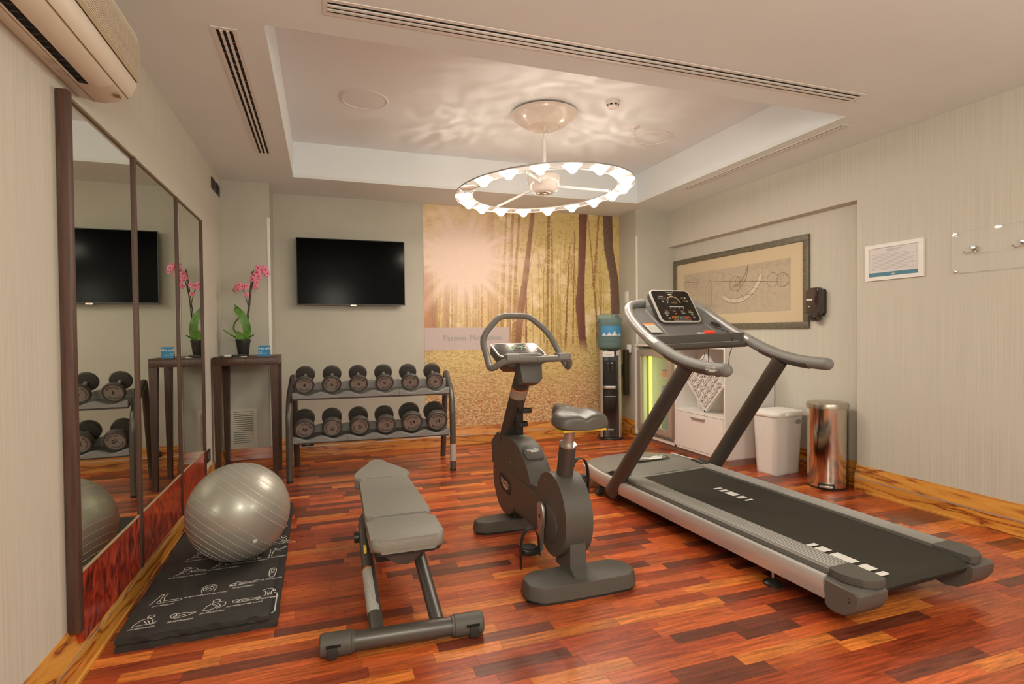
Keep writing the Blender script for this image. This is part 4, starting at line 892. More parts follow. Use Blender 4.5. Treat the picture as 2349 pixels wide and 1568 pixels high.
def wavy(v0, v1, zb, zt, amp, name, parent):
    """saddle rail split in three mouldings, top edge dipping under each dumbbell"""
    for q in range(3):
        ua, ub = .032+q*(RW-.064)/3+.001, .032+(q+1)*(RW-.064)/3-.001; n = 26; rs = []
        for k in range(n+1):
            u = ua+(ub-ua)*k/n; ph = ((u-.032)/((RW-.064)/6))*2*PI; top = zt+amp*(.5+.5*math.cos(ph))*1.0
            top = zt+amp*(.5+.5*math.cos(ph))
            rs.append([rk(u, v0, zb), rk(u, v0, top-.006), rk(u, v0+.008, top), rk(u, v1, top+.004), rk(u, v1, zb+.006)])
        finish(name, MB().loft(rs), GREYLT, parent, 30)
for zb in (.335, .750):
    sh = finish('shelf_tray', MB().loft([[rk(u, .030, zb+.012), rk(u, .030, zb+.030), rk(u, .245, zb+.105), rk(u, .245, zb+.085)] for u in (.035, RW-.035)]), GREYPL, t, 30)
    wavy(-.005, .040, zb+.030, zb+.050, .034, 'front_saddle', t); wavy(.205, .245, zb+.092, zb+.138, .026, 'rear_saddle', t)
# dumbbells: body axis along +y of their own frame, number plate at the near end
def dumbbell(kg, R, Lh, grip, label, group):
    t = thing('dumbbell', label, 'dumbbell', (0, 0, 0), group)
    ax = Matrix.Rotation(PI/2, 4, 'X')           # local z -> -y
    L = Lh*2+grip
    for s in (1, -1):
        m = ax if s == 1 else ax @ Matrix.Rotation(PI, 4, 'X')
        e = L/2
        hd = finish('weight_head', MB().lathe([(.018, e-Lh), (R*.82, e-Lh), (R*.95, e-Lh+.004), (R, e-Lh+.014), (R, e-Lh*.55), (R*.985, e-Lh*.53), (R*.985, e-Lh*.47), (R, e-Lh*.45), (R, e-.012), (R*.95, e-.002), (R*.86, e), (R*.80, e-.004), (0, e-.004)], m, 36, cap=False), URETH, t, 40)
        finish('face_plate', MB().lathe([(R*.795, e-.0042), (R*.78, e-.0028), (0, e-.0028)], m, 36, cap=False), DISCG, hd, 40)
        if s == 1:
            fm = m @ Matrix.Translation((0, 0, e-.0026))
            text('number', str(kg), R*.52, fm, PRINTK, hd, bold=.03, h=.0004)
            mb = MB()
            for a0 in (90, -90):
                for i, chx in enumerate('TECHNOGYM'):
                    a = math.radians(a0-(i-4)*12.5); q = fm @ Matrix.Rotation(a-PI/2, 4, 'Z') @ Matrix.Translation((0, R*.60, 0))
                    add_bm(mb, text_bm(chx, R*.20, q, h=.0004, bold=.03))
            finish('ring_lettering', mb, PRINTK, hd, 0)
    finish('handle', MB().lathe([(.0165, -grip/2), (.0165, -grip*.38), (.0150, -grip*.34), (.0175, 0), (.0150, grip*.34), (.0165, grip*.38), (.0165, grip/2)], ax, 20), ALU, t)
    return t
def dup(root, label):
    r = root.copy(); COL.objects.link(r); r['label'] = label
    for ch in list(root.children):
        c = ch.copy(); COL.objects.link(c); c.parent = r
        for g_ in ch.children: d = g_.copy(); COL.objects.link(d); d.parent = c
    return r
specs = [(4, .090, .036, .172, 0), (6, .089, .040, .168, 0), (8, .088, .046, .160, 0), (10, .094, .064, .125, 1), (12, .094, .068, .12, 1), (14, .105, .070, .115, 1)]
NUMW = {4: 'four', 6: 'six', 8: 'eight', 10: 'ten', 12: 'twelve', 14: 'fourteen'}
rolls = [0, 100, 0, 150, -8, 60, 22, 92, 48, 3, -20, -8]
cols6 = [.135+.2455*k for k in range(6)]
ypx = {0: (.898, .972), 1: (.492, .548)}
i = 0
for kg, R, Lh, grip, tier in specs:
    row = 'upper' if tier == 0 else 'lower'; grp = 'dumbbells on the %s tier' % row
    base = None
    for side in (0, 1):
        col_ = (i % 6); lb = 'round black dumbbell marked %s, %s on the %s tier' % (NUMW[kg], ['leftmost', 'second from the left', 'third from the left', 'third from the right', 'second from the right', 'rightmost'][col_], row)
        if base is None: base = o = dumbbell(kg, R, Lh, grip, lb, grp)
        else: o = dup(base, lb)
        zt = (.750 if tier == 0 else .335)+.052+R+.002; L = Lh*2+grip
        c = rk(cols6[col_]*(1.02 if tier else 1)-(.012 if tier else 0), .125, zt+(.056 if tier == 0 else .050))
        # axis tilted: near end lower, slight yaw
        o.matrix_world = Matrix.Translation(c) @ Matrix.Rotation(math.radians(-3.2+(2 if tier == 0 else 4)-(1 if side else 0)), 4, 'Z') @ Matrix.Rotation(math.radians(24 if tier == 0 else 21), 4, 'X') @ Matrix.Rotation(math.radians(rolls[i]), 4, 'Y')
        i += 1
# ================================================================== EXERCISE BIKE
BX = 1.28
t = thing('exercise_bike', 'dark grey upright exercise bike in the middle of the room', 'exercise bike', (BX, 3.1, 0))
YZ = lambda x: frame((x, 0, 0), (0, 1, 0), (0, 0, 1))         # local x=y, y=z, normal=+x
def ell(cy, cz, ry, rz, n=40, a0=0, a1=360): return [(cy+ry*math.cos(math.radians(a0+(a1-a0)*k/n)), cz+rz*math.sin(math.radians(a0+(a1-a0)*k/n))) for k in range(n if a1-a0 == 360 else n+1)]
def foot(y_, hw, d0, d1, h, nm):
    o = [(-hw, -d1*.55), (-hw*.97, -d1*.72), (-hw*.82, -d0*.97), (-hw*.76, -d0), (-hw*.3, -d0*1.05), (hw*.3, -d0*1.05), (hw*.76, -d0), (hw*.82, -d0*.97), (hw*.97, -d1*.72), (hw, -d1*.55), (hw, d1*.55), (hw*.97, d1*.70), (hw*.82, d0*.97), (hw*.74, d0), (hw*.3, d0*1.04), (-hw*.3, d0*1.04), (-hw*.74, d0), (-hw*.82, d0*.97), (-hw*.97, d1*.70), (-hw, d1*.55)]
    m = Matrix.Translation((BX, y_, 0)); f = finish(nm, MB().prism(o, .014, h, m, bev=.007, seg=3, taper=.955), GREYPL, t, 40)
    finish('rubber_sole', MB().prism([(a*.975, b*.96) for a, b in o], 0, .016, m), BLACK, f); return f
foot(2.655, .320, .112, .085, .088, 'rear_foot'); foot(3.655, .318, .075, .060, .085, 'front_foot')
mb = MB(); mb.prism(ell(3.70, .340, .262, .240), -.080, .080, YZ(BX), bev=.022, seg=4); f1 = finish('front_drum', mb, GREYPL, t, 40)
mb = MB(); mb.prism(ell(2.865, .352, .222, .232), -.080, .080, YZ(BX), bev=.024, seg=4); f2 = finish('rear_drum', mb, GREYPL, t, 40)
body = [(3.70, .135), (3.42, .195), (3.05, .190), (2.80, .200), (2.80, .470), (3.05, .448), (3.42, .436), (3.70, .450)]
finish('body_shell', MB().prism(body, -.074, .074, YZ(BX), bev=.016, seg=3), GREYPL, t, 40)
band = [(3.84, .30), (3.85, .37), (3.80, .41), (3.72, .425), (3.42, .418), (3.12, .412), (3.00, .395), (2.90, .40), (2.80, .37), (2.765, .30), (2.80, .215), (2.90, .185), (3.05, .205), (3.42, .205), (3.68, .215), (3.78, .24)]
sp = [Vector((p.x, p.y)) for p in smooth_path([(*p, 0) for p in band]+[(*band[0], 0)], 4)][:-1]
for s in (-1, 1): finish('side_panel', MB().prism([(p.x, p.y) for p in sp], .072*s, .0845*s, YZ(BX), bev=.004, seg=2), GREYPL, t, 40)
# hood rising to the handlebar mast
hood = [(4.00, .40), (4.02, .56), (3.86, .655), (3.70, .652), (3.52, .655), (3.40, .628), (3.28, .560), (3.215, .500), (3.17, .430), (3.4, .38)]
hr = []
for s, k in ((-.078, .985), (-.066, 1.0), (-.02, 1.008), (.02, 1.008), (.066, 1.0), (.078, .985)):
    hr.append([(BX+s, 3.6+(a-3.6)*k, .45+(b-.45)*(k if b > .45 else 1)) for a, b in hood])
finish('mast_hood', MB().loft(hr), GREYPL, t, 34)
HF = frame((BX, 3.335, .598), (1, 0, 0), (0, .80, .60))
finish('hood_badge_plate', MB().prism(rrect(.125, .12, .02), .0, .010, HF @ Matrix.Translation((0, -.005, .004)), bev=.003), GREYPL, t)
def badge(m, w_, parent, mats=(PRINTW, PRINTK), name='badge'):
    """framed wordmark: stepped outline plate with the lettering"""
    h_ = w_*.26; o = [(-w_/2, h_*.45), (w_*.10, h_*.45), (w_*.12, h_*.62), (w_*.30, h_*.62), (w_*.32, h_*.45), (w_/2, h_*.45), (w_*.47, -h_*.30), (w_*.30, -h_*.30), (w_*.27, -h_*.68), (-w_*.20, -h_*.68), (-w_*.23, -h_*.30), (-w_*.47, -h_*.30)]
    b = finish(name, MB().prism(o, .0003, .0014, m), mats[0], parent, 0)
    inn = [(x_*.955, y_*.86) for x_, y_ in o]
    text('wordmark', 'TECHNOGYM', w_*.158, m @ Matrix.Translation((0, h_*.06, .0014)), mats[1], b, bold=.02, h=.0004); return b
badge(HF @ Matrix.Translation((0, .005, .0145)), .085, t)
SB = frame((BX-.0848, 3.66, .320), (0, -1, 0), (0, -.0, 1)) @ Matrix.Rotation(0, 4, 'Z')
SBm = frame((BX-.0846, 3.665, .318), (0, -1, -.10), (0, -.10, 1))
finish('side_badge_plate', MB().prism(rrect(.255, .105, .05), 0, .0025, SBm), BLACKM, t); badge(SBm @ Matrix.Translation((0, 0, .0026)), .175, t, (mat('badge_copper', (.62, .44, .36), rough=.4), PRINTK))
# mast and console
def rp(p, q, u): return Vector(p)*(1-u)+Vector(q)*u
HX = BX; BX = BX-.024
M0, M1 = V(BX, 3.800, .60), V(BX, 3.400, 1.145)
finish('mast', MB().sweep([M0, M1], .060, .048, seg=24, side=(1, 0, 0)), TUBEB, t, 50)
d_ = (M1-M0).normalized()
finish('mast_label', MB().sweep([M0+d_*.43, M0+d_*.505], .0606, .0486, seg=24, caps=False, side=(1, 0, 0)), mat('copper_label', (.36, .27, .21), rough=.5), t, 50)
finish('mast_label_band', MB().sweep([M0+d_*.505, M0+d_*.512], .0607, .0487, seg=24, caps=False, side=(1, 0, 0)), ORANGE, t, 50)
for u in (.305, .175):   # bottle holder rings
    c = M0+d_*u*1.0+V(.045, -.085, .0); ringp = [c+V(.046*math.cos(a), .046*math.sin(a), 0) for a in np.linspace(0, 2*PI, 29)]
    finish('bottle_ring', MB().sweep(ringp, .0035, .014, seg=8, caps=False, side=(0, 0, 1)) if False else MB().loft([[p+V(0, 0, -.013), p+V(0, 0, .013), p*1+(p-c)*.09+V(0, 0, .013), p+(p-c)*.09+V(0, 0, -.013)] for p in ringp], caps=False), BLACK, t, 50)
finish('bottle_ring_base', MB().lathe([(.040, -.004), (.040, .0), (0, .0)], Matrix.Translation(M0+d_*.175+V(.045, -.085, -.011)), 24), BLACK, t)
finish('bottle_bracket', MB().box(BX+.0, BX+.055, -.012, .012, -.13, .16, bev=.006, m=Matrix.Translation(M0+d_*.24+V(0, -.055, 0)) @ Matrix.Rotation(.0, 4, 'X') @ Matrix.Translation((-BX, 0, 0))), BLACK, t)
CF = frame((BX, 3.535, 1.262), (1, 0, 0), (0, .94, .335))     # console plane: x right, y away/up
finish('console_body', MB().prism(rrect(.335, .235, .03), -.062, 0, CF, bev=.008, taper=1), GREYPL, t, 40)
finish('console_rim', MB().prism(rrect(.338, .238, .03), -.008, .003, CF, bev=.003), SILVER, t, 40)
con = finish('console_screen', MB().prism(rrect(.318, .218, .022), .0028, .0045, CF), mat('console_glass', (.035, .03, .024), rough=.08), t)
mb = MB()
for r in range(4):
    for c in range(3): mb.prism(rrect(.010, .010, .002), .0046, .0050, CF @ Matrix.Translation((.062+c*.030, .065-r*.033, 0)))
finish('key_dot', mb, PRINTLG, con, 0, kind='stuff')
mb = MB(); mb.ribbon(arc(0, .015, .048, 20, 210), .007, CF, .0050); finish('green_dial', mb, GREENL, con, 0)
mb = MB(); mb.ribbon(arc(0, .015, .030, 0, 360), .003, CF, .0050); mb.ribbon([(-.055, -.055), (.055, -.055), (.055, -.035), (-.055, -.035), (-.055, -.055)], .003, CF, .0050); finish('display_line', mb, PRINTLG, con, 0)
finish('reading_ledge', MB().prism(rrect(.24, .05, .012), -.040, .016, CF @ Matrix.Translation((0, -.125, 0)), bev=.006), GREYPL, t, 40)
finish('console_block', MB().prism([(-.075, .04), (.09, .05), (.085, -.07), (.05, -.105), (-.06, -.10)], -.055, .07, frame((BX+.01, 3.40, 1.135), (1, 0, 0), (0, .25, 1)), bev=.016), GREYPL, t)
finish('under_shell', MB().prism(rrect(.27, .085, .03), -.07, .07, frame((BX-.01, 3.46, 1.175), (1, 0, 0), (0, .3, 1)), bev=.02), GREYPL, t)
HBAR = [(BX+.018, 3.235, 1.208), (BX-.135, 3.245, 1.210), (BX-.195, 3.27, 1.195), (BX-.262, 3.330, 1.142), (BX-.252, 3.42, 1.215), (BX-.262, 3.50, 1.318), (BX-.228, 3.53, 1.385), (BX-.115, 3.575, 1.495), (BX+.095, 3.575, 1.495), (BX+.215, 3.53, 1.385), (BX+.258, 3.50, 1.30), (BX+.268, 3.42, 1.215), (BX+.280, 3.325, 1.135), (BX+.262, 3.27, 1.200), (BX+.205, 3.245, 1.212), (BX+.018, 3.235, 1.208)]
finish('handlebar', MB().sweep(cpath(HBAR, .05, n=6), .0205, seg=18, caps=False), mat('bar_foam', (.17, .16, .145), rough=.42, bump=.2, bscale=900), t, 60)
for sx, yy, wz in ((-.135, 0, 0), (.215, 0, 0)):
    c = V(BX+sx, 3.245, 1.216); finish('pulse_sensor', MB().prism([(-.045, -.022), (.03, -.022), (.045, .0), (.03, .035), (-.02, .075), (-.045, .06)], -.012, .028, Matrix.Translation(c), bev=.006), GREYLT, t, 40)
BX = HX
# saddle post and saddle
finish('post_socket', MB().sweep([(BX, 2.860, .48), (BX, 2.790, .755)], .046, .052, seg=24, side=(1, 0, 0)), TUBEB, t, 50)
finish('socket_collar', MB().sweep([(BX, 2.792, .748), (BX, 2.789, .760)], .0475, .0535, seg=24, side=(1, 0, 0)), ALU, t, 50)
finish('post_tube', MB().sweep([(BX, 2.800, .70), (BX, 2.745, .890)], .0285, seg=20), ALU, t, 50)
def saddle():
    prof = [(2.583, .030, -.010), (2.590, .105, .004), (2.612, .138, .014), (2.660, .150, .022), (2.715, .148, .022), (2.765, .122, .017), (2.810, .088, .012), (2.860, .064, .010), (2.910, .054, .010), (2.945, .044, .006), (2.962, .028, -.002), (2.968, .010, -.014)]
    P_ = smooth_path([(p[0], p[1], p[2]) for p in prof], 3); rs = []
    for p in P_:
        y_, hw, lift = p.x, max(.006, p.y), p.z; z0 = .868+(y_-2.6)*.07; row = []
        for k in range(40):
            th = 2*PI*k/40; cx, cz = math.cos(th), math.sin(th)
            x = hw*math.copysign(abs(cx)**.62, cx); z = (.046+lift)*math.copysign(abs(cz)**.70, cz) if cz > 0 else .020*math.copysign(abs(cz)**.5, cz)
            if cz > 0: z -= .017*math.exp(-(x/.020)**2)*min(1, max(0, (2.86-y_)/.08))
            row.append((BX+.018+x, y_, z0+.018+z))
        rs.append(row)
    return MB().loft(rs)
sd = finish('saddle', saddle(), SADDLE, t, 60)
finish('saddle_underpan', MB().prism([(-.125, 2.605), (.125, 2.605), (.135, 2.70), (.05, 2.83), (.035, 2.93), (-.035, 2.93), (-.05, 2.83), (-.135, 2.70)],   .852, .864, Matrix.Translation((BX+.018, 0, .002)), bev=.004), YELLOW, t)
# cranks and pedals
def crank(side, up):
    xs = BX+side*.094; cy, cz = 2.945, .318; dz = 1 if up else -1; L = .188
    o = [(-.045, .055), (-.02, .078), (.02, .078), (.045, .05), (.050, .0), (.040, -.045), (.018, -.075), (.014, -L-.012), (-.014, -L-.012), (-.022, -.075), (-.045, -.03)]
    m = frame((xs, cy, cz), (0, -1, 0), (0, 0, 1)) if side < 0 else frame((xs, cy, cz), (0, 1, 0), (0, 0, 1))
    if up: m = m @ Matrix.Rotation(PI-.50, 4, 'Z')
    k = finish('crank_arm', MB().prism(o, .0, .018, m, bev=.004), ALU, t, 40)
    finish('crank_bolt', MB().lathe([(.013, .0185), (.013, .0195), (.009, .0196), (0, .0197)], m, 16, cap=False), BLACK, k)
    e = m @ V(0, -L, .018); px = Vector((side, 0, 0))
    pc = e+px*.068; pl = finish('pedal', MB().prism(rrect(.100, .105, .030), -.016, .014, Matrix.Translation(pc) @ Matrix.Rotation(.0, 4, 'X'), bev=.007), BLACK, t)
    finish('pedal_axle', MB().sweep([e-px*.004, e+px*.022], .007, seg=10), ALU, pl)
    finish('toe_plate', MB().prism(ell(0, 0, .046, .044, 24), .014, .022, Matrix.Translation(pc), bev=.003), BLACKM, pl)
    q = [pc+V(a*.054, 0, b) for a, b in ((-1.02, -.095 if side < 0 else -.02), (-1.0, -.02), (-.95, .05), (-.6, .108), (0, .128), (.6, .112), (.95, .06), (1.0, -.02), (1.0, -.03 if side < 0 else -.085))]
    q = [p+V(0, -.02, 0) for p in q]
    finish('toe_strap', MB().sweep(smooth_path(q, 5), .002, .015, seg=8, side=(.01, 0, 1)) if False else MB().loft([[p+V(0, -.017, 0), p+V(0, .017, 0), p+V(0, .017, .002)+(p-pc).normalized()*.005, p+V(0, -.017, .002)+(p-pc).normalized()*.005] for p in smooth_path(q, 5)]), BLACKM, pl, 60)
crank(-1, False); crank(1, True)
finish('front_support', MB().box(BX-.05, BX+.05, 3.60, 3.74, .07, .16, bev=.01), BLACKM, t)
finish('rear_column', MB().loft([[(BX-.055, 2.575, .084), (BX+.055, 2.575, .084), (BX+.055, 2.84, .084), (BX-.055, 2.84, .084)], [(BX-.048, 2.665, .118), (BX+.048, 2.665, .118), (BX+.05, 2.85, .118), (BX-.05, 2.85, .118)], [(BX-.045, 2.672, .24), (BX+.045, 2.672, .24), (BX+.05, 2.88, .24), (BX-.05, 2.88, .24)]]), GREYPL, t, 30)
mb = MB()
for y_, z_ in ((3.56, .49), (3.57, .20), (2.93, .53), (2.70, .22), (3.90, .36)): mb.lathe([(.0055, 0), (.0055, .0012), (0, .0014)], frame((BX-.0802, y_, z_), (0, -1, 0), (0, 0, 1)), 10)
finish('screw', mb, ALU, t, 0, kind='stuff')
# ================================================================== TREADMILL  (a = across, t = towards the front/motor end, z up)
TN = Vector((1, .030, 0)).normalized(); TD = Vector((-.030, 1, 0)).normalized(); TC = V(2.68, 2.76, 0)
def tm(a, t_, z):
    w_ = 1+.018*min(0, t_-.4)*0; k = .006+.020*min(1, max(0, (t_+.8)/1.8))
    return TC+TN*a+TD*t_+V(0, 0, z+a*k*1.1*min(1, z/.25))
TM4 = Matrix((TN, TD, V(0, 0, 1))).transposed().to_4x4(); TM4.translation = TC
t = thing('treadmill', 'large grey and silver treadmill with curved handrails by the right wall', 'treadmill', TC)
def tloft(secs): return MB().loft([[tm(*p) for p in s_] for s_ in secs])
ZR = .248
# belt
bl = []
for z_, t_ in ((.236, 1.05), (.233, -.835), (.229, -.885), (.214, -.922), (.190, -.938), (.165, -.928), (.150, -.895), (.145, -.835), (.150, 1.05)): bl.append([tm(-.298, t_, z_), tm(.298, t_, z_)])
mb = MB(); R_ = [[mb.bm.verts.new(p) for p in r_] for r_ in bl]
for a_, b_ in zip(R_, R_[1:]): mb.bm.faces.new((a_[0], a_[1], b_[1], b_[0]))
mb.bm.faces.new([r_[0] for r_ in R_]); mb.bm.faces.new([r_[1] for r_ in reversed(R_)])
belt = finish('running_belt', mb, BELT, t, 50)
for t0, dirn in ((.42, 1), (-.70, -1)):
    pass
def belt_mark(pts): finish('belt_marking', MB().poly([tm(a_, t_, .2368-.0015*(1.05-t_)/1.95+.0004) for a_, t_ in pts]), PRINTW, belt, 0)
for q0, q1 in ((0, .05), (.10, .16), (.20, .36), (.40, .48), (.54, .58)): belt_mark([(-.010+.0, .52-q0*.55), (.055, .52-q0*.55), (.055, .52-q1*.55), (-.010, .52-q1*.55)])
for q0, q1 in ((0, .07), (.12, .26), (.33, .62), (.69, .84), (.90, .98)): belt_mark([(-.293, -.50-q0*.42), (-.215, -.50-q0*.42), (-.215, -.50-q1*.42), (-.293, -.50-q1*.42)])
for s in (-1, 1):
    # ribbed rail on top
    finish('side_rail', tloft([[(s*.302, t_, .215), (s*.302, t_, ZR), (s*.425, t_, ZR-.001), (s*.438, t_, ZR-.008), (s*.440, t_, .215)] for t_ in (1.06, -.775)]), RIBM, t, 30)
    mb = MB()
    for k in range(7): mb.loft([[tm(s*(.312+.0165*k), t_, ZR-.001), tm(s*(.312+.0165*k+.004), t_, ZR+.0022), tm(s*(.312+.0165*k+.008), t_, ZR-.001)] for t_ in (1.06, -.775)])
    finish('anti_slip_rib', mb, mat('rail_rib', (.30, .29, .27), rough=.45, metal=.3) if 'rail_rib' not in MATS else MATS['rail_rib'], t, 0, kind='stuff')
    finish('shadow_gap', tloft([[(s*.430, t_, .196), (s*.430, t_, .226), (s*.455, t_, .226), (s*.455, t_, .196)] for t_ in (1.06, -.775)]), GREYPL, t, 0)
    # silver side panel, bulging, running to the rounded nose
    sec = [(.405, .092), (.440, .086), (.462, .100), (.478, .150), (.482, .195), (.474, .214), (.455, .218), (.44, .20)]
    Ts = [(-.775, 1, 0), (0, 1, 0), (.9, 1, 0), (1.35, 1.0, .004), (1.50, .985, .010), (1.60, .955, .014)]
    finish('silver_side_panel', tloft([[(s*a_*k, t_, z_+up_*(z_/.2)) for a_, z_ in sec] for t_, k, up_ in Ts]), SILVER, t, 40)
    # rear end cap: upper lip and lower boot
    hi_ = [(.300, -.772), (.438, -.772), (.450, -.82), (.442, -.875), (.415, -.930), (.372, -.958), (.330, -.962), (.302, -.952)]
    rs = []
    for z_, k in ((.212, .985), (.236, 1), (.247, .99), (.250, .955)): rs.append([(s*(.37+(a_-.37)*k), t_ if t_ > -.8 else -.8+(t_+.8)*k, z_) for a_, t_ in hi_])
    cap = finish('rear_cap', tloft(rs), GREYPL, t, 30)
    lo = [(-.775, .212), (-.86, .208), (-.942, .208), (-.965, .195), (-.962, .150), (-.935, .105), (-.89, .070), (-.83, .058), (-.79, .066), (-.772, .085)]
    finish('rear_boot', tloft([[(s*a_, (-.86+(t_+.86)*k), .14+(z_-.14)*k) for t_, z_ in lo] for a_, k in ((.302, .96), (.36, 1), (.44, .99), (.474, .93), (.480, .84))]), mat('boot_grey', (.115, .105, .095), rough=.4) if 'boot_grey' not in MATS else MATS['boot_grey'], t, 30)
    if s < 0: finish('cap_screw', MB().lathe([(.011, 0), (.011, .003), (.007, .0032), (.006, .001), (0, .001)], frame(tm(-.477, -.905, .155), (0, -1, 0), (0, 0, 1)), 14, cap=False), BLACK, cap)
    # foot and wheel
    fo = finish('levelling_foot', MB().lathe([(.050, 0), (.050, .010), (.040, .020), (.016, .026), (.012, .030), (.012, .036), (0, .036)], Matrix.Translation(tm(s*.40, -.40, 0)), 24, cap=True), BLACK, t)
    finish('threaded_rod', MB().sweep([tm(s*.40, -.40, .03), tm(s*.40, -.40, .11)], .007, seg=10), ALU, fo)
    finish('transport_wheel', MB().sweep([tm(s*.475, 1.39, .040), tm(s*.430, 1.39, .040)], .038, seg=24), BLACKM, t, 40)
    finish('wheel_hub', MB().sweep([tm(s*.479, 1.39, .040), tm(s*.47, 1.39, .040)], .019, seg=18), GREYPL, t, 40)
finish('rear_roller', MB().sweep([tm(-.30, -.885, .19), tm(.30, -.885, .19)], .036, seg=24), BLACKM, t, 50)
finish('chassis', tloft([[(-.42, t_, z0), (.42, t_, z0), (.42, t_, .20), (-.42, t_, .20)] for t_, z0 in ((-.80, .125), (-.30, .10), (.95, .055), (1.30, .045), (1.45, .10), (1.62, .12))]), mat('chassis_black', (.010, .009, .008), rough=.7), t, 20)
# motor hood: wide rounded nose with raised centre
def hood_sec(t_, hw, z0, z1, crown, n=14):
    o = [(-hw, t_, z0)]
    for k in range(n+1):
        u = -1+2*k/n; zz = z1+(crown)*(1-abs(u)**2.6); o.append((u*hw*.985, t_, zz if abs(u) < .999 else z1-.004))
    o.append((hw, t_, z0)); return o
hs = [(1.00, .318, .225, .240, .012), (1.03, .340, .215, .247, .022), (1.10, .375, .200, .245, .035), (1.22, .425, .200, .236, .045), (1.40, .468, .198, .226, .048), (1.60, .455, .190, .212, .045), (1.76, .405, .180, .196, .038), (1.87, .32, .165, .180, .028), (1.93, .20, .150, .165, .018), (1.95, .10, .14, .150, .008)]
finish('motor_hood', tloft([hood_sec(*h_) for h_ in hs]), mat('hood_grey', (.20, .19, .17), rough=.42, bump=.2, bscale=1200), t, 55)
finish('silver_nose', tloft([[(-hw, t_, .085), (hw, t_, .085), (hw*1.01, t_, zt_), (-hw*1.01, t_, zt_)] for t_, hw, zt_ in ((1.60, .46, .20), (1.76, .412, .192), (1.87, .328, .172), (1.935, .205, .160), (1.955, .10, .150))]), SILVER, t, 40)
mb = MB(); mb.sweep(cpath([tm(-.34, 1.00, .238), tm(.34, 1.00, .240), tm(.395, 1.14, .252), tm(.30, 1.42, .275)], [.03, .12]), .007, seg=8)
finish('hood_trim', mb, mat('light_trim', (.42, .40, .37), rough=.35, metal=.3), t, 60)
HB_ = frame(tm(.0, 1.30, .2915), TN, TD+V(0, 0, .01)); finish('hood_badge_plate', MB().prism(rrect(.36, .115, .055), 0, .003, HB_), GREYPL, t)
badge(HB_ @ Matrix.Translation((.01, 0, .003)), .270, t)
finish('shoulder_bracket', tloft([[(a_, 1.02, .215), (a_, 1.06, .252), (a_, 1.20, .262), (a_, 1.28, .23)] for a_ in (.35, .44)]), BLACKM, t); finish('shoulder_bracket', tloft([[(a_, 1.02, .215), (a_, 1.06, .252), (a_, 1.20, .262), (a_, 1.28, .23)] for a_ in (-.44, -.35)]), BLACKM, t)
# uprights and handrails
RAILP = [(.412, -.060, 1.148), (.416, .03, 1.151), (.418, .18, 1.163), (.419, .38, 1.205), (.418, .60, 1.285), (.410, .80, 1.378), (.388, .98, 1.482), (.350, 1.085, 1.556), (.300, 1.135, 1.592), (.235, 1.145, 1.606), (.17, 1.14, 1.610)]
for s in (-1, 1):
    side = 'left' if s < 0 else 'right'
    p0, p1 = tm(s*.468, 1.175, .085), tm(s*.405, .310, 1.155)
    finish('upright', MB().sweep([p0, p0+(p1-p0)*.08, p1], [.040, .040, .038], [.066, .066, .060], seg=28, side=tuple(TN)), TUBEB, t, 50)
    P_ = smooth_path([tm(s*a_, t_, z_) for a_, t_, z_ in RAILP], 6)
    cut = 25
    hr_ = finish('handrail', MB().sweep(P_[cut:], .0365, .0365, seg=22), RAILM, t, 50)
    gr = MB(); ra = [.0405]*(cut+2); gr.sweep(P_[:cut+2], ra, seg=22)
    tip = P_[0]; dr_ = (P_[0]-P_[1]).normalized(); e_ = [tip+dr_*.0405*math.sin(math.radians(q)) for q in (0, 20, 40, 60, 78)]; gr.sweep(e_, [.0405*math.cos(math.radians(q)) for q in (0, 20, 40, 60, 78)], seg=22)
    g_ = finish('hand_grip', gr, GRIP, t, 50)
    finish('grip_collar', MB().sweep(P_[cut-1:cut+3], .0412, seg=22), mat('collar_grey', (.34, .33, .31), rough=.3, metal=.4) if 'collar_grey' not in MATS else MATS['collar_grey'], t, 50)
    finish('underside_pad', MB().sweep([p+V(0, 0, -.008) for p in P_[8:22]], .0375, .0405, seg=18), TUBE, t, 50)
    if s < 0: badge(frame(P_[5]+TN*-.0418+V(0, 0, .004), (P_[3]-P_[8]), (0, 0, 1)), .105, g_)
# tray, crossbar, dashboard
finish('crossbar', MB().sweep([tm(-.385, .615, 1.268), tm(.385, .615, 1.268)], .0235, seg=18), TUBE, t, 50)
finish('dash_tray', tloft([[(-hw, t_, z_) for t_, z_ in ((.64, 1.292), (.64, 1.352), (.74, 1.358), (.76, 1.30))] for hw in (.395, -.395)]), GREYPL, t, 20)
def on_dash(a_, u, h_=0):     # u 0..1 from tray to crown
    base = V(0, .74+.39*u, 1.352+.235*u); nrm = V(0, -.235, .39).normalized(); q = base+nrm*h_; return tm(a_, q.y, q.z)
finish('dashboard', MB().loft([[on_dash(a_*k0, u, .0) for a_ in (-.385, -.19, .19, .385)]+[on_dash(a_*k0, u, -.035) for a_ in (.385, .19, -.19, -.385)] for u, k0 in ((0, 1), (.35, .985), (.62, .93), (.82, .83), (.95, .70), (1.03, .55))]), mat('dash_grey', (.115, .110, .105), rough=.45, bump=.2, bscale=1200), t, 30)
for s in (-1, 1): finish('dash_groove', MB().sweep([on_dash(s*.225, 0.02, .001), on_dash(s*.195, .90, .001)], .003, seg=6), mat('groove_light', (.30, .28, .26), rough=.4) if 'groove_light' not in MATS else MATS['groove_light'], t, 60)
DFm = frame(on_dash(0, 0, .012), TN, on_dash(0, 1, .012)-on_dash(0, 0, .012))
ch = finish('cup_holder', MB().lathe([(.052, .001), (.052, .008), (.043, .009), (.040, -.004), (.040, .0012), (.030, .0008), (0, .0008)], DFm @ Matrix.Translation((.300, .130, -.010)), 32, cap=False), GREYPL, t)
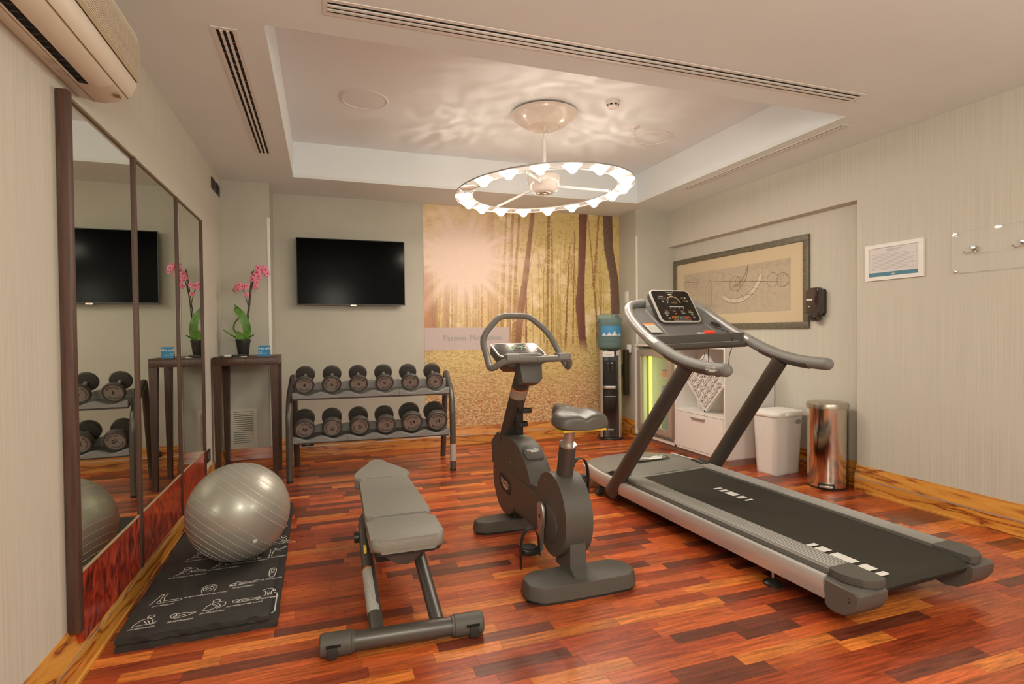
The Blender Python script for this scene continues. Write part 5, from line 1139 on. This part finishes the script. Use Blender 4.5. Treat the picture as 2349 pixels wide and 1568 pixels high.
finish('cup_well', MB().lathe([(.0405, .0095), (0, .0095)], DFm @ Matrix.Translation((.300, .130, -.010)), 32, cap=False), DARKV, ch)
finish('warning_label', MB().prism([(-.055, -.085), (.045, -.085), (.045, .03), (-.055, .03)], .0006, .0012, DFm @ Matrix.Translation((-.305, .115, -.010))), LABELG, t, 0)
finish('orange_label', MB().prism([(-.055, .031), (.045, .031), (.045, .048), (-.055, .048)], .0006, .0012, DFm @ Matrix.Translation((-.305, .115, -.010))), ORANGE, t, 0)
sk = finish('safety_key', MB().prism(rrect(.085, .050, .008), 0, .018, frame(tm(.105, .685, 1.355), TN, TD+V(0, 0, .35)), bev=.003), REDK, t)
finish('key_clip', MB().prism(rrect(.06, .035, .012), 0, .014, frame(tm(.035, .70, 1.353), TN, TD), bev=.004), SILVER, sk)
co_p = smooth_path([tm(.20, .75, 1.40), tm(.235, .72, 1.385), tm(.270, .66, 1.35), tm(.275, .63, 1.28), tm(.235, .62, 1.19), tm(.215, .62, 1.08), tm(.15, .63, 1.03), tm(.08, .64, 1.06), tm(.060, .645, 1.14), tm(.065, .65, 1.29)], 6)
finish('safety_cord', MB().sweep(co_p, .0028, seg=6), BLACK, sk)
# display
c0, c1 = tm(0, .900, 1.432), tm(0, 1.075, 1.682)
DM = frame((c0+c1)/2+V(0, -.030, .020), TN, c1-c0); dh = (c1-c0).length
DW_ = .372
finish('display_shell', MB().prism(rrect(DW_, dh+.01, .035), -.052, -.002, DM, bev=.012, seg=3), BLACKM, t, 40)
finish('display_rim', MB().prism(rrect(DW_+.006, dh+.014, .036), -.012, .004, DM, bev=.004, seg=3), mat('bright_rim', (.75, .72, .68), rough=.25, metal=.5), t, 40)
scn = finish('display_screen', MB().prism(rrect(DW_-.016, dh-.008, .028), .003, .0052, DM), mat('display_glass', (.016, .012, .008), rough=.10), t)
def line(nm, pts, w_, m_): mb = MB(); mb.ribbon(pts, w_, DM, .0056); finish(nm, mb, m_, scn, 0)
line('dial_arc', arc(0, .035, .060, -8, 188), .006, OCHRE); line('dial_tick', arc(0, .035, .050, 10, 170), .002, PRINTG)
finish('digit_window', MB().prism(rrect(.055, .018, .002), .0053, .0058, DM @ Matrix.Translation((.0, .032, 0))), mat('window_brown', (.13, .08, .05), rough=.3), scn, 0)
for cx in (-.075, -.025, .028, .078): finish('digit_window', MB().prism(rrect(.030, .016, .002), .0053, .0058, DM @ Matrix.Translation((cx*1.45, -.055, 0))), MATS['window_brown'], scn, 0)
line('display_line', [(-.062, -.010), (.070, -.010)], .005, PRINTLG); line('display_line', [(-.062, -.022), (.070, -.022)], .002, PRINTLG)
for cx in (-.05, -.01, .03, .07): line('display_line', [(cx-.012, -.034), (cx, -.022), (cx, -.004)], .002, PRINTLG)
def keyb(x, y_, w_, h_, m_=None): finish('key', MB().prism(rrect(w_, h_, .003), .0053, .0060, DM @ Matrix.Translation((x, y_, 0))), m_ or MATS.get('key_olive') or mat('key_olive', (.10, .09, .07), rough=.3), scn, 0)
for a_, b_ in ((-.128, .072), (-.102, .072), (-.076, .072), (.098, .078), (.105, .050)): keyb(a_, b_, .022, .016)
for a_, b_ in ((-.100, .045), (.125, .080), (.130, .050), (-.118, -.092), (-.108, -.122), (.122, -.085), (.128, -.115)):
    keyb(a_, b_, .022, .020, MATS.get('key_olive')); finish('key_glyph', MB().prism([(-.005, -.004), (.005, -.004), (0, .006)], .0060, .0064, DM @ Matrix.Translation((a_, b_, 0))), PRINTW, scn, 0)
for nm, body, x, y_, sz in (('lettering', 'TRAINING', -.102, .092, .009), ('lettering', 'SPEED km/h', -.112, -.073, .009), ('lettering', 'INCLINE %', .118, -.068, .009), ('lettering', 'CALORIES', .042, -.073, .008)): text(nm, body, sz, DM @ Matrix.Translation((x, y_, .0054)), PRINTW, scn, bold=.02)
finish('oval_badge', MB().prism(rrect(.040, .014, .007), .0053, .0060, DM @ Matrix.Translation((-.006, .112, 0))), mat('badge_pale', (.55, .52, .35), rough=.4), scn, 0)
finish('red_indicator', MB().prism(rrect(.009, .009, .004), .0053, .0062, DM @ Matrix.Translation((-.030, -.080, 0))), REDL, scn, 0)
for x, m_, w_ in ((-.052, ORANGE, .056), (.006, mat('teal_key', (.03, .26, .24), rough=.4), .060), (.062, REDK, .052)):
    mb = MB()
    for p in ([(x-w_/2, -.133), (x+w_/2, -.133)], [(x-w_/2, -.109), (x+w_/2, -.109)], [(x-w_/2, -.133), (x-w_/2, -.109)], [(x+w_/2-.002, -.133), (x+w_/2-.002, -.109)]): mb.ribbon(p, .004, DM, .0056)
    finish('key_outline', mb, m_, scn, 0)
for x, b_ in ((-.052, 'PAUSE'), (.006, 'START'), (.062, 'STOP')): text('lettering', b_, .011, DM @ Matrix.Translation((x, -.121, .0054)), PRINTW, scn, bold=.03)
line('display_line', [(-.07, -.143), (.09, -.143)], .002, PRINTLG)
mb = MB(); mb.ribbon([(-.038, .150), (-.030, .135), (.034, .135), (.030, .150)], .0025, DM, .0056); finish('display_line', mb, PRINTLG, scn, 0)
for k in range(0): pass
# ================================================================== WATER DISPENSER
DX, DY = 3.515, 6.34
t = thing('water_dispenser', 'tall black and silver water dispenser standing before the forest mural', 'water dispenser', (DX, DY, 0))
D0 = Matrix.Translation((DX, DY, 0)) @ Matrix.Rotation(math.radians(-24), 4, 'Z')      # front faces the camera
finish('base_disc', MB().lathe([(0, 0), (.168, 0), (.170, .010), (.160, .022), (.10, .028), (0, .028)], Matrix.Translation((DX, DY, 0)), 48, cap=False), BLACK, t)
finish('cabinet_body', MB().prism(rrect(.262, .250, .05), .026, 1.150, D0, bev=.004), mat('dispenser_black', (.018, .014, .012), rough=.14, coat=.4), t)
for s in (-1, 1): finish('silver_side_trim', MB().prism([(s*.134, -.118), (s*.134, .10), (s*.108, .10), (s*.100, -.128), (s*.118, -.134)], .030, 1.145, D0), ALU, t, 40)
alc = finish('tap_recess', MB().prism(rrect(.150, .012, .005), .640, 1.010, D0 @ Matrix.Translation((-.010, -.126, 0))), mat('recess_black', (.008, .007, .006), rough=.25), t)
finish('drip_tray', MB().prism([(-.080, -.03), (-.055, -.065), (.055, -.065), (.080, -.03), (.080, .03), (-.080, .03)], .655, .690, D0 @ Matrix.Translation((-.010, -.130, 0)), bev=.004), ALU, t)
for k, cx in enumerate((-.035, .012)):
    tp = finish('tap', MB().lathe([(0, 0), (.011, .0), (.013, .02), (.020, .045), (.020, .07), (0, .07)], D0 @ Matrix.Translation((cx, -.150, .895)), 14, cap=False), SMOKE, t)
    finish('tap_button', MB().prism(rrect(.030, .012, .003), .010, .022, D0 @ Matrix.Translation((cx, -.158, .965))), BLUEC if k == 0 else WHITEP, tp)
finish('glass_line', MB().prism(rrect(.14, .004, .002), .55, .556, D0 @ Matrix.Translation((-.01, -.128, 0))), ALU, t)
finish('name_sticker', MB().box(-.125, .045, -.1275, -.1262, 1.060, 1.128, m=D0), PRINTW, t, 0)
finish('side_sticker', MB().box(.075, .108, -.1375, -.1362, 1.075, 1.128, m=D0), PRINTLG, t, 0)
FS = D0 @ frame((-.03, -.1278, 1.094), (1, 0, 0), (0, 0, 1)); text('lettering', 'pure water', .014, FS @ Matrix.Translation((.025, .0, 0)), PRINTG, t) if False else None
mb = MB()
for k, (a_, b_) in enumerate(((-.09, -.05), (-.03, .03), (-.03, .03))): mb.ribbon([(a_, .008-.012*k), (b_, .008-.012*k)], .004, FS)
finish('sticker_print', mb, PRINTG, t, 0)
FD = D0 @ frame((-.005, -.1262, .130), (1, 0, 0), (0, 0, 1)); text('emblem', 'Dolcè', .030, FD, PRINTW, t, shear=.3, bold=.01); 
# bottle
t = thing('water_bottle', 'blue translucent upturned water bottle on top of the dispenser', 'bottle', (DX, DY, 1.15))
mB = Matrix.Translation((DX, DY, 1.150))
bp = [(.0, .0), (.110, .002), (.138, .018), (.154, .050), (.157, .085), (.150, .105), (.157, .118), (.157, .150), (.150, .158), (.149, .300), (.157, .306), (.157, .318), (.149, .330), (.151, .352), (.157, .362), (.157, .420), (.148, .442), (.120, .455), (.08, .452), (0, .440)]
finish('bottle_wall', MB().lathe(bp, mB, 56, cap=False), BLUEPLA, t, 50)
finish('water_fill', MB().lathe([(0, .006), (.105, .006), (.133, .022), (.148, .055), (.146, .300), (.144, .40), (0, .40)], mB, 40, cap=False), WATER, t, 50)
lab = MB(); n = 22; rs = []
for k in range(n+1):
    a = math.radians(-157+106*k/n); rs.append([V(DX+.1585*math.cos(a), DY+.1585*math.sin(a), z_) for z_ in (1.325, 1.452)])
lab.loft(rs, caps=False, closed=False); lb_ = finish('label', lab, mat('sky_blue_label', (.06, .27, .52), rough=.45), t, 60)
def onl(u, z_): a = math.radians(-157+106*u); return V(DX+.1592*math.cos(a), DY+.1592*math.sin(a), z_)
mb = MB()
def ridge(u): return max(.0, max(h_*(1-abs(u-c_)/w_) for c_, h_, w_ in ((.12, .045, .12), (.35, .050, .13), (.58, .066, .17), (.84, .036, .12))))
for k in range(60):
    u0, u1 = .02+k*.96/60, .02+(k+1)*.96/60; dip = .010*(k % 3)
    mb.bm.faces.new([mb.bm.verts.new(onl(a_, b_)) for a_, b_ in ((u0, 1.328), (u1, 1.328), (u1, 1.330+max(.0, ridge(u1)-dip)), (u0, 1.330+max(.0, ridge(u0)-dip)))])
finish('snow_peak', mb, PRINTW, lb_, 0, kind='stuff')
mb = MB(); mb.bm.faces.new([mb.bm.verts.new(onl(u, z_)) for u, z_ in ((.2, 1.428), (.6, 1.428), (.6, 1.434), (.2, 1.434))]); finish('red_line', mb, mat('red_print', (.6, .12, .08), rough=.6), lb_, 0)
# cup tube
t = thing('cup_dispenser', 'smoked tube of white paper cups on the side of the dispenser', 'cup holder', (3.765, 6.33, .55))
mC = Matrix.Translation((3.758, 6.345, .545))
finish('tube', MB().lathe([(.036, .0), (.042, .01), (.042, .600), (.039, .600), (.039, .012), (0, .012)], mC, 28, cap=False), mat('smoked_tube', (.035, .03, .012), rough=.12, coat=.3), t)
finish('mount', MB().box(3.655, 3.722, 6.335, 6.355, .80, .95, bev=.003), BLACK, t)
finish('cup', MB().lathe([(.033, .56), (.036, .66), (.037, .664), (.034, .664), (.030, .57), (0, .57)], mC @ Matrix.Rotation(.08, 4, 'Y'), 24, cap=False), WHITEP, t)
# ================================================================== WHITE CABINET, FRIDGE, RELIEF PANEL
CX0, CX1 = 3.800, 4.425
t = thing('sideboard', 'white sideboard with an open niche and a drawer, framing the small fridge', 'cabinet', ((CX0+CX1)/2, 5.35, 0))
finish('top_panel', MB().box(CX0, CX1, 4.51, 6.20, 1.190, 1.218, bev=.001), WHITE, t, 0)
finish('end_panel', MB().box(CX0, CX1, 4.51, 4.532, .075, 1.190, bev=.001), WHITE, t, 0)
finish('end_panel', MB().box(CX0, CX1, 6.175, 6.20, .06, 1.190, bev=.001), WHITE, t, 0)
finish('divider_panel', MB().box(CX0, CX1, 5.318, 5.352, .06, 1.190, bev=.001), WHITE, t, 0)
finish('back_panel', MB().box(CX1-.02, CX1, 4.532, 5.318, .06, 1.190), WHITE, t, 0)
finish('inner_back', MB().box(4.09, 4.105, 4.532, 5.318, .50, 1.190), WHITE, t, 0)
finish('bottom_panel', MB().box(CX0, CX1, 4.532, 6.175, .060, .082, bev=.001), WHITE, t, 0)
finish('niche_floor', MB().box(CX0+.004, 4.09, 4.532, 5.318, .478, .500, bev=.001), WHITE, t, 0)
finish('plinth', MB().box(CX0+.045, CX1-.02, 4.53, 6.16, 0, .060), mat('plinth_grey', (.42, .33, .29), rough=.35, metal=.3), t, 0)
dw = finish('drawer_front', MB().box(CX0-.002, CX0+.018, 4.536, 5.314, .086, .474, bev=.0015), WHITE, t, 0)
finish('drawer_handle', MB().prism([(4.815, 0), (5.035, 0), (5.030, -.014), (4.820, -.014)], -.020, .0, frame((CX0-.002, 0, .440), (0, 1, 0), (0, 0, 1)).inverted().inverted() if False else Matrix(((0, 0, 1, CX0-.002), (1, 0, 0, 0), (0, 1, 0, .440), (0, 0, 0, 1))), bev=.002), mat('handle_shadow_grey', (.40, .37, .35), rough=.35, metal=.4), dw, 30)
# fridge
t = thing('glass_door_fridge', 'small lit glass-door drinks fridge set in the white sideboard', 'fridge', (4.08, 5.76, .083))
FX = 3.812
for n_, b_ in (('side_wall', (FX+.05, 4.38, 5.372, 5.395, .085, 1.165)), ('side_wall', (FX+.05, 4.38, 6.135, 6.158, .085, 1.165)), ('roof', (FX+.05, 4.38, 5.395, 6.135, 1.140, 1.165)), ('floor_pan', (FX+.05, 4.38, 5.395, 6.135, .085, .165)), ('rear_wall', (4.36, 4.38, 5.395, 6.135, .165, 1.140))): finish(n_, MB().box(*b_), FRIDGEI, t, 0)
F = frame((FX, 6.158, .135), (0, -1, 0), (0, 0, 1)); Wd, Hd = .786, 1.010      # x towards camera, normal -> room? (points to -x)
def door_box(a, b, c, d, e, f_, m_, nm, bev=.0): return finish(nm, MB().box(FX+e, FX+f_, 6.158-b, 6.158-a, .135+c, .135+d, bev=bev), m_, door_, 20)
door_ = finish('door', MB().box(FX+.020, FX+.046, 5.372, 5.376, .135, 1.145), ALU, t, 0)
DG = mat('door_frame_grey', (.50, .43, .37), rough=.35, metal=.3)
door_box(0, Wd, 0, .068, 0, .046, DG, 'door_rail', .003); door_box(0, Wd, Hd-.075, Hd, 0, .046, DG, 'door_rail', .003); door_box(0, .070, .068, Hd-.075, 0, .046, DG, 'door_stile', .003); door_box(Wd-.130, Wd-.045, .068, Hd-.075, 0, .046, DG, 'door_stile', .003)
door_box(Wd-.045, Wd, .0, Hd, -.006, .046, ALU, 'door_handle_profile', .004)
door_box(.070, Wd-.130, .068, Hd-.075, .018, .024, mat('fridge_glass', (.93, .98, .95), rough=.02, alpha=.13, spec=.6), 'door_glass')
finish('toe_grille', MB().box(FX+.002, FX+.04, 5.372, 6.158, .086, .131, bev=.002), DG, t, 0)
mb = MB()
for k in range(40): mb.box(FX+.0005, FX+.003, 5.395+k*.0186, 5.404+k*.0186, .094, .124)
finish('grille_slot', mb, DARKV, t, 0, kind='stuff')
finish('light_strip', MB().box(FX+.075, FX+.095, 5.975, 6.005, .19, 1.10), FRIDGEL, t, 0)
finish('light_channel', MB().box(FX+.070, FX+.10, 6.008, 6.050, .18, 1.12), mat('channel_green', (.35, .42, .25), rough=.3), t, 0)
mb = MB()
for k in range(46): mb.box(FX+.09, FX+.097, 5.915, 5.925, .20+k*.0195, .209+k*.0195)
finish('shelf_rack_hole', mb, PRINTLG, t, 0, kind='stuff')
for z_ in (.395, .600, .800): finish('wire_shelf', MB().box(FX+.12, 4.33, 5.42, 5.91, z_, z_+.010, bev=.002), mat('shelf_pale', (.66, .68, .52), rough=.3) if 'shelf_pale' not in MATS else MATS['shelf_pale'], t, 0)
fl = bpy.data.lights.new('fridge_strip_light', 'AREA'); fl.shape = 'RECTANGLE'; fl.size = .05; fl.size_y = .85; fl.energy = .9; fl.color = (.80, 1, .35)
fo_ = bpy.data.objects.new('fridge_strip_light', fl); COL.objects.link(fo_); fo_.matrix_world = Matrix.Translation((FX+.14, 5.93, .65)) @ Matrix.Rotation(math.radians(90), 4, 'X') @ Matrix.Rotation(0, 4, 'Z')
# fridge contents
def jar(x, y_, z_, r, h_, m_, lidm, label, group, nm='jar'):
    j = thing(nm, label, 'jar' if nm == 'jar' else 'bottle', (x, y_, z_), group); mj = Matrix.Translation((x, y_, z_))
    finish('body', MB().lathe([(0, 0), (r*.92, 0), (r, h_*.06), (r, h_*.72), (r*.72, h_*.84), (r*.7, h_*.86), (0, h_*.86)], mj, 20, cap=False), m_, j, 40)
    finish('lid', MB().lathe([(0, h_), (r*.66, h_), (r*.74, h_*.97), (r*.74, h_*.86), (0, h_*.86)], mj, 20, cap=False), lidm, j, 40)
LIDG = mat('grey_green_lid', (.22, .25, .20), rough=.25, metal=.5)
ordn = ['nearest the light strip', 'in the middle', 'farthest from the light strip']
for z_, m_, cn in ((.810, ORNG, 'orange'), (.610, BLUEJ, 'blue'), (.405, mat('green_jar_content', (.16, .30, .10), rough=.4), 'green')):
    shelf_n = {.810: 'top', .610: 'middle', .405: 'lower'}[z_]
    for k, yy in enumerate((5.845, 5.730, 5.615, 5.500)):
        jar(FX+.20, yy, z_, .046, .088, m_, LIDG, '%s jar on the %s fridge shelf, %s from the light strip' % (cn, shelf_n, ['first', 'second', 'third', 'fourth'][k]), 'jars on the %s fridge shelf' % shelf_n)
for k, (yy, m_, cn) in enumerate(((5.70, BLUEJ, 'blue'), (5.610, mat('sports_blue', (.05, .35, .45), rough=.3), 'blue'), (5.520, ORNG, 'orange'), (5.800, MATS['green_jar_content'], 'green'))):
    jar(FX+.17, yy, .166, .043, .215, m_, mat('dark_cap', (.10, .08, .07), rough=.4) if 'dark_cap' not in MATS else MATS['dark_cap'], '%s drink bottle at the bottom of the fridge, %s' % (cn, ['third from the door edge', 'second from the door edge', 'nearest the door handle', 'nearest the light strip'][k]), 'drink bottles at the bottom of the fridge', 'drink_bottle')
# carved relief square standing on its corner
t = thing('relief_panel', 'white square rose relief panel standing on its corner in the sideboard niche', 'wall decor', (3.87, 4.90, .50))
RS = .455; RM = Matrix(((0, 0, -1, 3.876), (-1, 0, 0, 4.900), (0, 1, 0, .5015+RS*.7071), (0, 0, 0, 1))) @ Matrix.Rotation(PI/4, 4, 'Z')
finish('backing_board', MB().box(-RS/2, RS/2, -RS/2, RS/2, -.024, .004, bev=.002, m=RM), PLASTER, t, 20)
mb = MB()
for a_, b_, c_, d_ in ((-RS/2, RS/2, -RS/2, -RS/2+.022), (-RS/2, RS/2, RS/2-.022, RS/2), (-RS/2, -RS/2+.022, -RS/2, RS/2), (RS/2-.022, RS/2, -RS/2, RS/2)): mb.box(a_, b_, c_, d_, .004, .016, bev=.002, m=RM)
finish('rim', mb, PLASTER, t, 20)
def rose(cx, cy, r, rot):
    mb = MB(); n = 46; pts = []
    for k in range(n): u = k/(n-1); a = rot+u*4.6*PI; rr_ = r*(.12+.82*u); pts.append(RM @ V(cx+rr_*math.cos(a), cy+rr_*math.sin(a)*.94, .010+.020*(1-u)+.005*math.sin(a*2.5)))
    mb.sweep(pts, [r*.115*(.8+.7*k/(n-1)) for k in range(n)], seg=6); finish('carved_rose', mb, PLASTER, t, 60)
g_ = RS-.06; nn_ = 5
for i_ in range(nn_):
    for j_ in range(nn_):
        rose(-g_/2+g_*(i_+.5)/nn_+rng.uniform(-.008, .008), -g_/2+g_*(j_+.5)/nn_+rng.uniform(-.008, .008), g_/nn_*.60*rng.uniform(.84, 1.05), rng.uniform(0, 6))
# ================================================================== BINS
t = thing('laundry_bin', 'white woven plastic bin with a lid beside the steel pedal bin', 'bin', (4.17, 4.22, 0))
BM_ = Matrix.Translation((4.172, 4.212, 0)) @ Matrix.Rotation(math.radians(6), 4, 'Z')
def rr_ring(w_, d_, r, z_, n=5): return [tuple(BM_ @ V(x, y_, z_)) for x, y_ in rrect(w_, d_, r, n)]
mb = MB().loft([rr_ring(.330, .235, .04, .0), rr_ring(.338, .243, .045, .006), rr_ring(.385, .290, .05, .555), rr_ring(.392, .297, .05, .565)]); wb = finish('bin_body', mb, WHITEP, t, 40)
mb = MB()
for r_ in range(54):
    z_ = .02+r_*.0098; k = z_/.56; w_, d_ = .338+(.385-.338)*k, .243+(.290-.243)*k
    for c_ in range(34):
        x = -w_/2+.05+(w_-.10)*(c_+(.5 if r_ % 2 else 0))/34
        if x > w_/2-.05: continue
        p = [BM_ @ V(x+a_, -d_/2+b_, z_+h__) for a_, b_, h__ in ((-.004, .0003, 0), (0, .0003, -.0035), (.004, .0003, 0), (0, .0003, .0035), (0, -.0022, 0))]
        vv = [mb.bm.verts.new(q) for q in p]
        for i_ in range(4): mb.bm.faces.new((vv[i_], vv[(i_+1) % 4], vv[4]))
    for c_ in range(24):
        y_ = -d_/2+.05+(d_-.10)*(c_+(.5 if r_ % 2 else 0))/24
        for sgn in (-1,):
            p = [BM_ @ V(sgn*(w_/2+b_), y_+a_, z_+h__) for a_, b_, h__ in ((-.004, -.0003, 0), (0, -.0003, -.0035), (.004, -.0003, 0), (0, -.0003, .0035), (0, .0022, 0))]
            vv = [mb.bm.verts.new(q) for q in p]
            for i_ in range(4): mb.bm.faces.new((vv[i_], vv[(i_+1) % 4], vv[4]))
finish('woven_texture', mb, WHITEP, wb, 0, kind='stuff')
mb = MB().loft([rr_ring(.402, .307, .055, .556), rr_ring(.410, .315, .058, .562), rr_ring(.412, .317, .06, .585), rr_ring(.400, .305, .06, .600), rr_ring(.300, .215, .06, .612)]); ld = finish('lid', mb, mat('white_lid', (.86, .84, .80), rough=.35), t, 40)
finish('lid_tab', MB().prism(rrect(.10, .02, .008), .562, .585, BM_ @ Matrix.Translation((-.03, -.162, 0)), bev=.003), MATS['white_lid'], ld, 40)
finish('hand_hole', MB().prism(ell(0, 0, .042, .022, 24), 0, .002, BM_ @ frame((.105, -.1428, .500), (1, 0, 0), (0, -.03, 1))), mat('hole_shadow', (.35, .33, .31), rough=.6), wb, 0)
t = thing('pedal_bin', 'tall polished steel pedal bin at the end of the wall niche', 'bin', (4.195, 3.675, 0))
mP = Matrix.Translation((4.195, 3.672, 0))
finish('steel_body', MB().lathe([(0, .012), (.155, .012), (.160, .016), (.1625, .03), (.1625, .690), (.158, .695), (0, .695)], mP, 64, cap=False), STEELB, t, 40)
finish('base_ring', MB().lathe([(0, 0), (.158, 0), (.160, .016), (0, .016)], mP, 48, cap=False), BLACK, t, 40)
finish('bin_lid', MB().lathe([(.160, .690), (.1665, .694), (.1670, .728), (.163, .738), (.150, .744), (.08, .752), (0, .754)], mP, 64, cap=False), mat('lid_steel', (.50, .45, .37), rough=.25, metal=.9), t, 40)
PM_ = mP @ Matrix.Rotation(math.radians(-45-90+80), 4, 'Z') @ Matrix.Rotation(0, 4, 'Z')
pdir = V(-.78, -.62, 0).normalized(); pa = V(4.195, 3.672, 0)+pdir*.155
PMf = Matrix.Translation(pa) @ Matrix.Rotation(math.atan2(pdir.y, pdir.x)-PI/2, 4, 'Z')
finish('foot_pedal', MB().prism(rrect(.105, .075, .012), .030, .042, PMf @ Matrix.Translation((-.0, .020, 0)), bev=.003), ALU, t, 40)
finish('pedal_slot', MB().box(-.065, .065, .0045, .0105, .020, .052, m=PMf), BLACK, t, 0)
